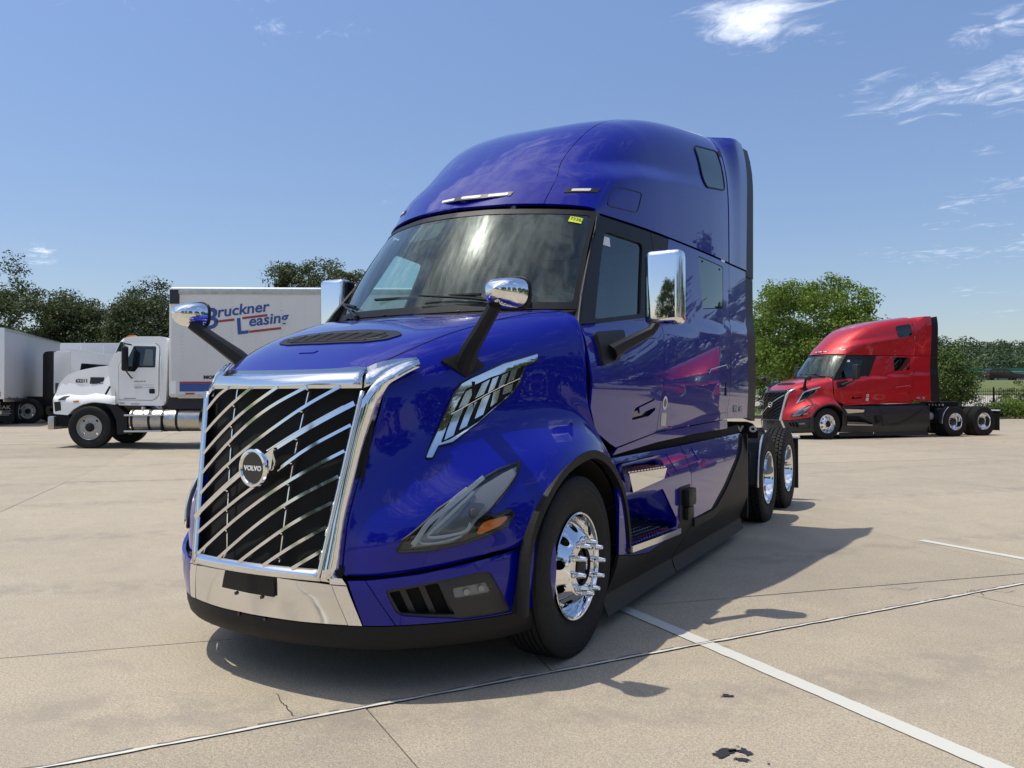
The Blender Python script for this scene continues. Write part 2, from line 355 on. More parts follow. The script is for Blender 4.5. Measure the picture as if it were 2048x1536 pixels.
def concrete(name, seed=0.0):
    m = bpy.data.materials.new(name); m.use_nodes = True; t = m.node_tree; b = t.nodes['Principled BSDF']
    g = N(t, 'ShaderNodeNewGeometry'); oi = N(t, 'ShaderNodeObjectInfo')
    def nz(scale, detail=4, rough=.55, off=0, dist=0.0):
        mpn = N(t, 'ShaderNodeMapping'); mpn.inputs['Location'].default_value = (off, off*.7, 0); t.links.new(g.outputs['Position'], mpn.inputs[0])
        n = N(t, 'ShaderNodeTexNoise', i_Scale=scale, i_Detail=detail, i_Roughness=rough, i_Distortion=dist); t.links.new(mpn.outputs[0], n.inputs['Vector']); return n.outputs[0]
    def mr(x, a, b_, c, d, smooth=True):
        n = N(t, 'ShaderNodeMapRange', interpolation_type='SMOOTHSTEP' if smooth else 'LINEAR'); t.links.new(x, n.inputs[0])
        for i, v in enumerate((a, b_, c, d)): n.inputs[i+1].default_value = v
        return n.outputs[0]
    def mix(fac, A, B, mode='MIX'):
        n = N(t, 'ShaderNodeMix', data_type='RGBA', blend_type=mode)
        if isinstance(fac, float): n.inputs['Factor'].default_value = fac
        else: t.links.new(fac, n.inputs['Factor'])
        for k, x in (('A', A), ('B', B)):
            if isinstance(x, tuple): n.inputs[k].default_value = (*x, 1)
            else: t.links.new(x, n.inputs[k])
        return n.outputs['Result']
    big = nz(.35, 4, .6, 3); mid = nz(1.6, 5, .62, 9, .4); fine = nz(70, 4, .75, 1); grit = nz(260, 2, .6, 2); med = nz(11, 4, .7, 6)
    c = mix(mr(big, .40, .62, 0, 1), (.445, .375, .258), (.375, .32, .235))
    c = mix(mr(mid, .40, .66, 0, .7), c, (.50, .42, .295))
    c = mix(mr(nz(2.6, 6, .7, 20, .8), .50, .70, 0, .60), c, (.32, .275, .225))        # grey scuffing
    c = mix(mr(nz(.55, 7, .72, 61, 1.5), .54, .68, 0, .42), c, (.36, .30, .20))        # rusty water stains
    c = mix(mr(nz(.9, 5, .7, 31, 1.2), .58, .72, 0, .5), c, (.54, .485, .40))         # paler worn areas
    c = mix(mr(fine, .40, .58, .80, 0), c, (.26, .215, .16))
    c = mix(mr(grit, .50, .62, 0, .6), c, (.64, .58, .49))
    c = mix(mr(nz(150, 3, .7, 12), .40, .55, .45, 0), c, (.22, .185, .14))
    c = mix(mr(med, .30, .46, .22, 0), c, (.27, .225, .175))
    # faint curved tyre marks and broad traffic stains
    wv = N(t, 'ShaderNodeTexWave', wave_type='BANDS', bands_direction='X', i_Scale=.11, i_Distortion=9.0, i_Detail=3.0, i_Detail_Scale=.35); mq = N(t, 'ShaderNodeMapping'); mq.inputs['Rotation'].default_value = (0, 0, R(38)); t.links.new(g.outputs['Position'], mq.inputs[0]); t.links.new(mq.outputs[0], wv.inputs['Vector'])
    c = mix(M_(t, 'MULTIPLY', mr(wv.outputs['Fac'], .90, .995, 0, .42), mr(nz(4.0, 5, .7, 50), .42, .60, 0, 1)), c, (.235, .205, .17))
    # small dark drips and oil spots
    v = N(t, 'ShaderNodeTexVoronoi', feature='F1', i_Scale=1.1); v.inputs['Randomness'].default_value = 1
    wob = N(t, 'ShaderNodeVectorMath', operation='MULTIPLY_ADD'); nv = N(t, 'ShaderNodeTexNoise', i_Scale=7.0, i_Detail=3.0); t.links.new(g.outputs['Position'], nv.inputs['Vector'])
    t.links.new(nv.outputs['Color'], wob.inputs[0]); wob.inputs[1].default_value = (.09, .09, .09); t.links.new(g.outputs['Position'], wob.inputs[2]); t.links.new(wob.outputs[0], v.inputs['Vector'])
    sel = N(t, 'ShaderNodeSeparateColor'); t.links.new(v.outputs['Color'], sel.inputs[0])
    rad = mr(sel.outputs[0], .55, 1.0, 0.0, .085); spot = M_(t, 'MULTIPLY', M_(t, 'LESS_THAN', v.outputs['Distance'], rad), mr(sel.outputs[1], 0, 1, .25, .7))
    c = mix(spot, c, (.10, .085, .07))
    v2 = N(t, 'ShaderNodeTexVoronoi', feature='F1', i_Scale=3.3); t.links.new(wob.outputs[0], v2.inputs['Vector'])
    s2 = N(t, 'ShaderNodeSeparateColor'); t.links.new(v2.outputs['Color'], s2.inputs[0])
    r2 = mr(s2.outputs[0], .86, 1.0, 0.0, .06); c = mix(M_(t, 'MULTIPLY', M_(t, 'LESS_THAN', v2.outputs['Distance'], r2), .55), c, (.07, .06, .05))
    # per-slab tone
    tone = N(t, 'ShaderNodeHueSaturation'); t.links.new(c, tone.inputs['Color']); t.links.new(mr(oi.outputs['Random'], 0, 1, .93, 1.06, False), tone.inputs['Value'])
    t.links.new(tone.outputs[0], b.inputs['Base Color']); b.inputs['Roughness'].default_value = .82; b.inputs['Specular IOR Level'].default_value = .35
    bp = N(t, 'ShaderNodeBump', i_Strength=.45, i_Distance=.006); t.links.new(M_(t, 'ADD', fine, M_(t, 'MULTIPLY', mid, 2.0)), bp.inputs['Height']); t.links.new(bp.outputs[0], b.inputs['Normal'])
    MATS[name] = m; return m
conc = concrete('concrete')
def veg(name, c1, c2, trans=.25):
    m = bpy.data.materials.new(name); m.use_nodes = True; t = m.node_tree; b = t.nodes['Principled BSDF']; g = N(t, 'ShaderNodeNewGeometry')
    mx = N(t, 'ShaderNodeMix', data_type='RGBA'); t.links.new(g.outputs['Random Per Island'], mx.inputs['Factor']); mx.inputs['A'].default_value = (*c1, 1); mx.inputs['B'].default_value = (*c2, 1)
    t.links.new(mx.outputs['Result'], b.inputs['Base Color']); b.inputs['Roughness'].default_value = .55; b.inputs['Specular IOR Level'].default_value = .3
    tl = N(t, 'ShaderNodeBsdfTranslucent'); t.links.new(mx.outputs['Result'], tl.inputs[0]); ms = N(t, 'ShaderNodeMixShader'); ms.inputs[0].default_value = trans
    o = t.nodes['Material Output']; t.links.new(b.outputs[0], ms.inputs[1]); t.links.new(tl.outputs[0], ms.inputs[2]); t.links.new(ms.outputs[0], o.inputs[0]); MATS[name] = m; return m
leaf_oak = veg('oak_leaves', (.045, .068, .022), (.11, .135, .05)); leaf_bright = veg('bright_leaves', (.09, .155, .02), (.22, .31, .055), .35)
leaf_far = veg('far_leaves', (.030, .055, .022), (.075, .115, .045)); leaf_shrub = veg('shrub_leaves', (.05, .10, .022), (.14, .20, .05), .3); grass_m = veg('grass_blades', (.10, .14, .03), (.20, .24, .07), .2)
grass_g = grain(mat('lawn', (.115, .14, .045), .95), 2.5, .35, coord='Object')
asph = grain(mat('asphalt', (.20, .19, .175), .9), 30, .12)
joint_m = grain(mat('joint_filler', (.045, .04, .036), .9), 40, .4)
seal_m = grain(mat('joint_sealant', (.64, .62, .55), .7), 25, .2); seal_d = grain(mat('sealed_edge', (.14, .13, .11), .85), 30, .4)
def worn_paint():
    m = bpy.data.materials.new('line_paint'); m.use_nodes = True; t = m.node_tree; b = t.nodes['Principled BSDF']; g = N(t, 'ShaderNodeNewGeometry')
    n = N(t, 'ShaderNodeTexNoise', i_Scale=120.0, i_Detail=5.0, i_Roughness=.75); t.links.new(g.outputs['Position'], n.inputs['Vector'])
    n2 = N(t, 'ShaderNodeTexNoise', i_Scale=3.0, i_Detail=4.0); t.links.new(g.outputs['Position'], n2.inputs['Vector'])
    a = M_(t, 'ADD', n.outputs[0], M_(t, 'MULTIPLY', n2.outputs[0], .35)); r = N(t, 'ShaderNodeMapRange'); t.links.new(a, r.inputs[0]); r.inputs[1].default_value = .78; r.inputs[2].default_value = .84
    mx = N(t, 'ShaderNodeMix', data_type='RGBA'); t.links.new(r.outputs[0], mx.inputs['Factor']); mx.inputs['A'].default_value = (.58, .57, .51, 1); mx.inputs['B'].default_value = (.46, .40, .32, 1)
    t.links.new(mx.outputs['Result'], b.inputs['Base Color']); b.inputs['Roughness'].default_value = .75; MATS['line_paint'] = m; return m
line_m = worn_paint()

# big terrain sheet (grass verges, hills) with the concrete yard lying on it
ax = sorted(set(list(np.arange(-120, 80, 4.0))+[-1500, -900, -500, -300, -200, -150, 100, 150, 220, 350, 600, 1000, 1500]))
ay = sorted(set(list(np.arange(-40, 200, 4.0))+[-1500, -900, -400, -200, -100, -60, 230, 280, 350, 500, 800, 1200, 2000]))
gv = [(x, y, terr(x, y)-(.16 if (Vector((x, y)).dot(Vector((.48, -.877))) > .48*7.03-.877*54.6-1.0) else .03)) for y in ay for x in ax]; nx = len(ax)
gf = [(j*nx+i, j*nx+i+1, (j+1)*nx+i+1, (j+1)*nx+i) for j in range(len(ay)-1) for i in range(nx-1)]
ground = obj('ground', mesh(gv, gf), grass_g); ground['kind'] = 'structure'
# yard: slabs in two jointing directions on either side of the sealed joint
def clip(poly, n, d):
    o = []
    for i in range(len(poly)):
        a = Vector(poly[i-1]); b = Vector(poly[i]); da = a.dot(n)-d; db = b.dot(n)-d
        if (da >= 0) != (db >= 0): o.append(tuple(a+(b-a)*(da/(da-db))))
        if db >= 0: o.append(tuple(b))
    return o
yard_edge = [(Vector((.48, -.877)), .48*7.03-.877*54.6)]           # fence side
Ap = Vector((.64, -1.19)); Ad = Vector((math.cos(R(56.3)), math.sin(R(56.3)))); An = Vector((-Ad.y, Ad.x))
lot = obj('concrete_yard', mesh([(-62, -28, -.14), (34, -28, -.14), (34, 69, -.14), (7.03, 54.6, -.14), (-33, 32.6, -.14), (-62, 16.6, -.14)], [(0, 1, 2, 3, 4, 5)]), joint_m); lot['kind'] = 'structure'
def slab(poly, gap=.004, name='concrete_slab'):
    c = sum((Vector(p) for p in poly), Vector((0, 0)))/len(poly); q = []
    n = len(poly)
    for i in range(n):
        a, b, d = Vector(poly[i-1]), Vector(poly[i]), Vector(poly[(i+1) % n]); e1 = (b-a).normalized(); e2 = (d-b).normalized()
        n1 = Vector((-e1.y, e1.x)); n2 = Vector((-e2.y, e2.x))
        if n1.dot(c-b) < 0: n1 = -n1
        if n2.dot(c-b) < 0: n2 = -n2
        k = 1+n1.dot(n2); q.append(b+(n1+n2)/max(k, .3)*gap)
    dz = random.uniform(-.0015, .0015)
    v = [(p.x, p.y, gz(p.x, p.y)+dz) for p in q]+[(p.x, p.y, gz(p.x, p.y)-.10) for p in q]
    f = [tuple(range(n))]+[((i+1) % n, i, n+i, n+(i+1) % n) for i in range(n)]
    ar = sum(q[i-1].cross(q[i]) for i in range(n))
    if ar < 0: f = [t[::-1] for t in f]
    o = obj(name, mesh(v, f, False), conc, lot); return o
s2 = math.sqrt(.5); U1 = Vector((s2, s2)); U2 = Vector((-s2, s2))     # 45 degree jointing grid
b1 = [k*4.73+.0 for k in range(-14, 20)]                              # offsets along U2 (joints run along U1)
b2 = [.62+k*4.72 for k in range(-12, 20)]
for i in range(len(b1)-1):
    for j in range(len(b2)-1):
        P4 = [tuple(U2*b1[i]+U1*b2[j]), tuple(U2*b1[i]+U1*b2[j+1]), tuple(U2*b1[i+1]+U1*b2[j+1]), tuple(U2*b1[i+1]+U1*b2[j])]
        c = sum((Vector(p) for p in P4), Vector((0, 0)))/4
        if c.y < -22 or c.x > 30 or c.x < -58 or c.y > 92: continue
        P4 = clip(P4, An, Ap.dot(An)+.014); P4 = clip(P4, *yard_edge[0]) if len(P4) > 2 else P4
        if len(P4) > 2 and abs(sum(Vector(P4[k-1]).cross(Vector(P4[k])) for k in range(len(P4)))) > .05: slab(P4)
for i in range(-7, 14):
    for j in range(0, 6):
        o0 = Ap+Ad*(i*4.58)-An*(.014+j*4.7); P4 = [tuple(o0), tuple(o0+Ad*4.58), tuple(o0+Ad*4.58-An*4.7), tuple(o0-An*4.7)]
        P4 = clip(P4, *yard_edge[0])
        if len(P4) > 2: slab(P4)
# sealed joint: dark ragged edge with a pale bead of sealant beside it
def ribbon(name, p0, p1, w, m, z, n=200, wob=.0, parent=None, kind=None, breaks=0.0):
    p0 = Vector(p0); p1 = Vector(p1); d = (p1-p0).normalized(); nn = Vector((-d.y, d.x)); v = []; f = []
    for i in range(n+1):
        p = p0+(p1-p0)*i/n; a = noise.noise(Vector((i*.31, 1.7, 0)))*wob; b = noise.noise(Vector((i*.43, 7.7, 3)))*wob
        for s, e in ((-1, a), (1, b)):
            q = p+nn*s*(w/2+e); v.append((q.x, q.y, gz(q.x, q.y)+z))
        if i and not (breaks and noise.noise(Vector((i*.9, 3, 5))) > breaks): f.append((2*i-2, 2*i, 2*i+1, 2*i-1))
    o = obj(name, mesh(v, f, False), m, parent)
    if kind: o['kind'] = kind
    return o
ribbon('joint_edge', Ap-Ad*9+An*.010, Ap+Ad*14+An*.010, .022, seal_d, .0045, 500, .022, lot, breaks=.16)
ribbon('joint_sealant', Ap-Ad*9-An*.012, Ap+Ad*14-An*.012, .018, seal_m, .0080, 500, .010, lot)
ribbon('painted_line', (1.08, 1.04), (4.6, -1.44), .105, line_m, .0042, 160, .006, lot)
ribbon('painted_line', (2.81, 4.87), (9.0, .60), .10, line_m, .0042, 160, .004, lot)
ribbon('painted_line', (-6.0, 15.0), (-14.0, 20.6), .10, line_m, .010, 60, .004, lot)
# dark spills near the camera
def spill(cx, cy, r, st=1.0, ang=0.0, seed=0, m=None):
    v = []; n = 72
    for i in range(n):
        t = i*2*math.pi/n; rr = r*(1+.85*noise.noise(Vector((math.cos(t)*1.3+seed*3.1, math.sin(t)*1.3, seed)))+.35*noise.noise(Vector((math.cos(t)*4+seed, math.sin(t)*4, seed*2)))+.15*noise.noise(Vector((math.cos(t)*11, math.sin(t)*11, seed))))
        x = math.cos(t)*rr*st; y = math.sin(t)*rr/st; v.append((cx+x*math.cos(ang)-y*math.sin(ang), cy+x*math.sin(ang)+y*math.cos(ang), gz(cx, cy)+.0040))
    return obj('spill_stain', mesh(v, [tuple(range(n))], False), m or stain_m, lot)
for cp_ in [[(0.147, -1.267), (0.228, -1.326), (0.31, -1.366), (0.376, -1.405), (0.434, -1.445)],[(3.166, 2.611), (3.217, 2.776), (3.27, 2.701), (3.297, 2.551)],[(3.27, 2.701), (3.332, 2.82), (3.427, 2.786), (3.531, 2.945)],[(1.808, 0.576), (1.885, 0.531), (1.971, 0.536)],[(2.606, 2.445), (2.701, 2.568), (2.788, 2.527), (2.9, 2.747)]]:      # hairline cracks beside the joints
    pc = []
    for a_, b_ in zip(cp_[:-1], cp_[1:]):
        for k in range(6): t_ = k/6; pc.append((a_[0]*(1-t_)+b_[0]*t_+.012*noise.noise(Vector((k*1.7, a_[0]*9, 1))), a_[1]*(1-t_)+b_[1]*t_+.012*noise.noise(Vector((k*1.7, a_[1]*9, 4)))))
    v = []; f = []
    for i in range(len(pc)-1):
        d = (Vector(pc[i+1])-Vector(pc[i])).normalized(); nn = Vector((-d.y, d.x))*.0028*(1-.5*abs(2*i/len(pc)-1))
        for q in (Vector(pc[i])-nn, Vector(pc[i])+nn): v.append((q.x, q.y, gz(q.x, q.y)+.0035))
        if i: f.append((2*i-2, 2*i, 2*i+1, 2*i-1))
    obj('crack', mesh(v, f, False), joint_m, lot)
stain_m = grain(mat('wet_stain', (.035, .032, .028), .35), 20, .3); scuff_m = grain(mat('dull_stain', (.29, .25, .19), .85), 60, .35)
for q in ((2.255, -.868, .038, 1.5, .95, 1), (2.325, -.815, .026, 1.3, 2.4, 2), (2.335, -.895, .022, 1.5, .2, 3), (2.285, -.83, .014, 1.6, .8, 6), (2.435, -.88, .007, 1, 0, 4), (2.29, -.78, .005, 1.3, 0, 5), (2.115, -.235, .022, 1.5, .6, 7)): spill(*q)

# ------------------------------------------------------------ sleeper truck (local frame = front axle at y 0, +x the driver's side)
GM = mat('grille_bright', (.82, .83, .84), .07, 1.0); GF = grain(mat('grille_surround', (.82, .83, .84), .13, 1.0), 2.0, .05, rough_var=.04); GS = mat('grille_side_strip', (.84, .85, .86), .045, 1.0)
MM = mat('mirror_shell', (.87, .88, .89), .03, 1.0); BC = grain(mat('bumper_bright', (.80, .80, .80), .10, 1.0), 5, .05, rough_var=.03); BP = grain(mat('bumper_paint', (.0012, .004, .235), .30, 0.0, 1.0, .08), 900, .25, detail=1.0)
SP = grain(mat('skirt_paint', (.0012, .004, .235), .30, 0.0, 1.0, .08), 900, .25, detail=1.0); VF = mat('vent_fin', (.80, .82, .86), .12, 1.0); BB = mat('main_bar_bright', (.85, .86, .87), .06, 1.0); SC = mat('step_bright', (.80, .80, .80), .08, 1.0)
NUT = mat('nut_chrome', (.86, .87, .88), .05, 1.0)
def lathe(prof, n, x=0.0):
    """profile of (x, r) round the x axis"""
    v = []; f = []; k = len(prof)
    for i in range(n):
        a = 2*math.pi*i/n
        for px_, r in prof: v.append((px_, r*math.cos(a), r*math.sin(a)))
    for i in range(n):
        for j in range(k-1): f.append((i*k+j, i*k+j+1, ((i+1) % n)*k+j+1, ((i+1) % n)*k+j))
    return v, f
def tyre_me(block=False, r=.512, n=72):
    half = [(.100, .292), (.112, .300), (.118, .312), (.122, .325), (.121, .327), (.130, .350), (.1375, .385), (.140, .415), (.1385, .44), (.1405, .442), (.139, .452), (.134, .472), (.1355, .474), (.133, .484), (.126, .500), (.116, r-.003)]
    tread = []
    grooves = [.088, .050, .017] if not block else [.078, .030]
    x = .116; pts = [(.116, r-.003)]
    for g in grooves: pts += [(g+.006, r), (g+.005, r-.012), (g-.005, r-.012), (g-.006, r)]
    prof = half[:-1]+pts+[(-a, b) for a, b in pts[::-1]]+[(-a, b) for a, b in half[:-1][::-1]]
    v, f = lathe(prof, n)
    me = mesh(v, f, True, 30)
    if block:
        bm = bmesh.new(); bm.from_mesh(me)
        for x0, x1, off in ((.117, .086, 0), (.071, .038, .5), (.022, -.022, 0), (-.038, -.071, .5), (-.086, -.117, 0)):
            for k in range(54):
                a = (k+off)*2*math.pi/54; m = Matrix.Rotation(a, 4, 'X') @ Matrix.Translation(((x0+x1)/2, 0, r+.0045)) @ Matrix.Rotation(R(9), 4, 'Z') @ Matrix.Diagonal((abs(x0-x1), .044, .013, 1))
                bmesh.ops.create_cube(bm, size=1.0, matrix=m)
        me = from_bm(bm, True, 30)
    me.materials.append(rubber); return me
TY_S = tyre_me(); TY_D = tyre_me(True)
def fdisc(r): return .158-.100*(max(0, min(1, (r-.166)/.107))**1.15)
def circ(cx, cy, r, n=20, st=1.0): return [(cx+r*math.cos(2*math.pi*i/n), cy+r*st*math.sin(2*math.pi*i/n)) for i in range(n)]
def rim_me(drive=False):
    bm = bmesh.new()
    if not drive:
        prof = [(.1215, .2985), (.127, .304), (.130, .300), (.128, .292), (.112, .284), (.075, .277), (.03, .273), (-.05, .27), (-.12, .29)]
        hp0 = [circ(.224*math.cos(R(18+36*k)), .224*math.sin(R(18+36*k)), .0275, 18) for k in range(10)]+[circ(0, 0, .108, 30)]
        me = bpy.data.meshes.new('e')
    else:
        prof = [(.1215, .2985), (.127, .304), (.130, .300), (.128, .292), (.112, .284), (.05, .274), (-.01, .262), (-.05, .25), (-.12, .27)]
        hp = [circ(.205*math.cos(R(36*k)), .205*math.sin(R(36*k)), .022, 14) for k in range(10)]+[circ(0, 0, .11, 24)]
        me = panel(circ(0, 0, .255, 60), lambda a, b: (-.045-.02*(math.hypot(a, b)/.25)**2, a, b), .02, hp, .04)
    bm.from_mesh(me); v, f = lathe(prof, 72); vs = [bm.verts.new(p) for p in v]
    for t in f: bm.faces.new([vs[i] for i in t])
    me2 = bpy.data.meshes.new('m'); bmesh.ops.recalc_face_normals(bm, faces=[x for x in bm.faces]); bm.to_mesh(me2); bm.free()
    me2.polygons.foreach_set('use_smooth', [True]*len(me2.polygons)); me2.set_sharp_from_angle(angle=R(40)); me2.materials.append(chrome); return me2
RIM_S = rim_me(); RIM_D = rim_me(True)
FACE_S = panel(circ(0, 0, .2745, 72), lambda a, b: (fdisc(math.hypot(a, b)), a, b), .02, [circ(.222*math.cos(R(18+36*k)), .222*math.sin(R(18+36*k)), .0265, 20) for k in range(10)]+[circ(0, 0, .108, 36)], .016); FACE_S.materials.append(chrome)
def nut_me():
    prof = [(.0, .021), (.010, .021), (.013, .0165), (.034, .0155), (.037, .0185), (.042, .0185), (.046, .0165), (.070, .0135), (.076, .012), (.079, .008), (.080, .0003)]
    v, f = lathe(prof, 12); me = mesh(v, f, True, 50); me.materials.append(NUT); return me
NUT_ME = nut_me()
def hub_me(drive):
    prof = [(.05, .109), (.11, .107), (.125, .10), (.13, .07), (.150, .062), (.155, .05), (.156, .0003)] if not drive else [(-.06, .15), (-.03, .13), (.02, .115), (.06, .112), (.065, .095), (.07, .0003)]
    v, f = lathe(prof, 30); me = mesh(v, f, True, 40); me.materials.append(blk if not drive else gry2); return me
HUB_S = hub_me(False); HUB_D = hub_me(True)
def wheel(parent, x, y, z=.502, kind='steer', s=1, steer=0.0):
    w = obj('wheel', RIM_S if kind == 'steer' else RIM_D, None, parent, loc=(s*x, y, z)); w.rotation_euler = (R(random.uniform(0, 30)), 0, steer) if s == 1 else (0, 0, math.pi+steer)
    if kind == 'steer' and s == 1: w.rotation_euler = (R(7), 0, steer)
    obj('tyre', TY_S if kind == 'steer' else TY_D, None, w); obj('hub', HUB_S if kind == 'steer' else HUB_D, None, w)
    if kind == 'steer': obj('wheel_face', FACE_S, None, w)
    if kind != 'inner' and (s == 1):
        for k in range(10):
            a = R(36*k); obj('lug_nut', NUT_ME, None, w, loc=(.158 if kind == 'steer' else -.045, .1427*math.cos(a), .1427*math.sin(a)))
    return w

def wu(y): return float(np.mean(np.interp([y-.24, y-.12, y, y+.12, y+.24], [.2, .4, 1.04, 1.78, 2.65, 3.4, 4.65], [.75, .79, .912, 1.04, 1.127, 1.185, 1.225])))
def wl(y): return 1.165+.02*(min(max(y, .2), 3.2)-.3)
def zc_(y): return 1.90+.088*(y-.6) if y < 1.5 else 1.979+.074*(y-1.5)
def S(y, z):
    t = min(1.0, max(0, (z-1.55)/1.2)); x = wl(y)+(wu(y)-wl(y))*t**1.3
    return x+.022*(1-sst(z, zc_(y)-.05, zc_(y)+.03))*sst(z, 1.2, 1.6)-.011
def SF(y, z): return (S(y, z), y, z)
# roof: v 0..1 front to back along the side, phi 0 (side) .. 90 (centre)
ZT = ([.60, .72, .85, 1.14, 1.64, 2.25, 2.8, 3.3, 3.8], [2.79, 2.925, 3.06, 3.325, 3.66, 3.87, 3.985, 4.06, 4.13])
def roof(v, tt, off=0.0):
    phi = PH*max(0, min(1, tt))**1.7
    v = max(0, v); ys = 1.03+v*2.66; w = wu(ys)-.011; bow = .41*max(0, 1-v)**1.3
    p = .36-.07*v; q = .47-.02*v
    sx = max(math.cos(phi), 1e-9)**p; sz = max(math.sin(phi), 1e-9)**q
    y = ys-bow*(1-sx*sx); ycen = ys-bow
    x = w*sx; h = float(np.mean(np.interp([max(.60, ycen-.2), max(.60, ycen-.1), ycen, ycen+.1, ycen+.2] if ycen > .8 else [ycen], *ZT)))-2.765; z = 2.765+h*sz
    zl = float(np.interp(y, [.6, .8, 1.77, 2.88, 3.9], [2.97, 3.0, 3.19, 3.35, 3.44])); dl = .115*max(0, 1-v*1.05)**.9*sst(v, -.05, .18)
    x *= 1-dl*sst(z, zl-.05, zl+.13)
    return (x, y, z)
PH = math.pi/2
def RF(a, b): return roof(a/3.0, b)
def seam_t(v): return .868+.072*(1-(1-v)**1.7)
def RFm(a, b):
    x, y, z = roof(a/3.0, 1-abs(b)) ; return (x if b <= 0 else -x, y, z)
A_PL = ([0, .3, .62, .86, 1.15, 1.4, 1.66, 1.8], [0, .3, .6, .8, 1.0, 1.13, 1.2, 1.215], [-1.27, -1.245, -1.16, -1.03, -.82, -.6, -.36, -.22])
def plan(a, z, o=0.0):
    s = 1 if a >= 0 else -1; t = abs(a)
    T = [0, .3, .62, .86, 1.15, 1.4, 1.66, 1.8]; idx = np.interp(t, T, range(8))
    x = float(crs(np.array(A_PL[1]), idx)); y = float(crs(np.array(A_PL[2]), idx)) if t > .02 else -1.27
    oo = float(np.interp(z, [.235, .27, .31, .37, .5, .58, .66, .75], [-.05, -.02, -.006, 0, .022, .026, .018, .0]))+o
    n = Vector((x*.9, y-.2)).normalized(); return (s*(x+n.x*oo), y+n.y*oo, z)
def PF(a, z): return plan(a, z)

HN = [[(0,-1.10,1.60),(0,-.9,1.71),(0,-.7,1.80),(0,-.52,1.86),(0,-.36,1.91),(0,-.23,1.945),(0,-.12,1.97),(0,-.04,1.985),(0,.03,1.995)],
 [(.28,-1.08,1.603),(.32,-.9,1.70),(.35,-.7,1.787),(.375,-.5,1.852),(.40,-.33,1.902),(.42,-.18,1.94),(.44,-.05,1.965),(.46,.04,1.98),(.48,.12,1.99)],
 [(.50,-1.0,1.612),(.56,-.86,1.68),(.62,-.68,1.755),(.66,-.5,1.82),(.70,-.32,1.87),(.75,-.14,1.92),(.82,.05,1.965),(.89,.2,1.99),(.95,.33,2.0)],
 [(.60,-1.0,1.48),(.67,-.9,1.52),(.74,-.75,1.58),(.81,-.57,1.64),(.88,-.39,1.70),(.95,-.2,1.75),(1.01,0,1.79),(1.07,.17,1.83),(1.11,.30,1.85)],
 [(.55,-1.07,1.2),(.64,-.96,1.22),(.74,-.8,1.27),(.82,-.6,1.33),(.90,-.4,1.38),(.97,-.18,1.43),(1.04,.03,1.46),(1.105,.18,1.46),(1.155,.30,1.40)],
 [(.515,-1.16,.9),(.65,-1.07,.93),(.78,-.90,1.05),(.89,-.67,1.17),(.965,-.44,1.25),(1.02,-.2,1.31),(1.08,.05,1.34),(1.13,.25,1.33),(1.185,.42,1.20)],
 [(.505,-1.185,.75),(.69,-1.10,.79),(.89,-.93,.87),(1.05,-.73,.95),(1.14,-.54,1.04),(1.185,-.33,1.15),(1.20,-.03,1.225),(1.21,.28,1.22),(1.215,.53,1.06)],
 [(.50,-1.20,.61),(.68,-1.11,.612),(.88,-.94,.636),(1.06,-.76,.69),(1.19,-.57,.74),(1.243,-.42,.97),(1.25,-.05,1.14),(1.243,.33,1.11),(1.238,.63,.89)]]
def hood_surface(c=1):
    v, f, G = net_mesh(HN, 71, 81)
    for _ in range(34):
        H = G.copy(); H[1:-1, 1:-1] = G[1:-1, 1:-1]*.5+.125*(G[2:, 1:-1]+G[:-2, 1:-1]+G[1:-1, 2:]+G[1:-1, :-2])
        # centre line stays symmetric
        H[0, 1:-1, 1:] = G[0, 1:-1, 1:]*.5+.25*G[1, 1:-1, 1:]+.125*(G[0, 2:, 1:]+G[0, :-2, 1:]); G = H
    return G.reshape(-1, 3), f, G

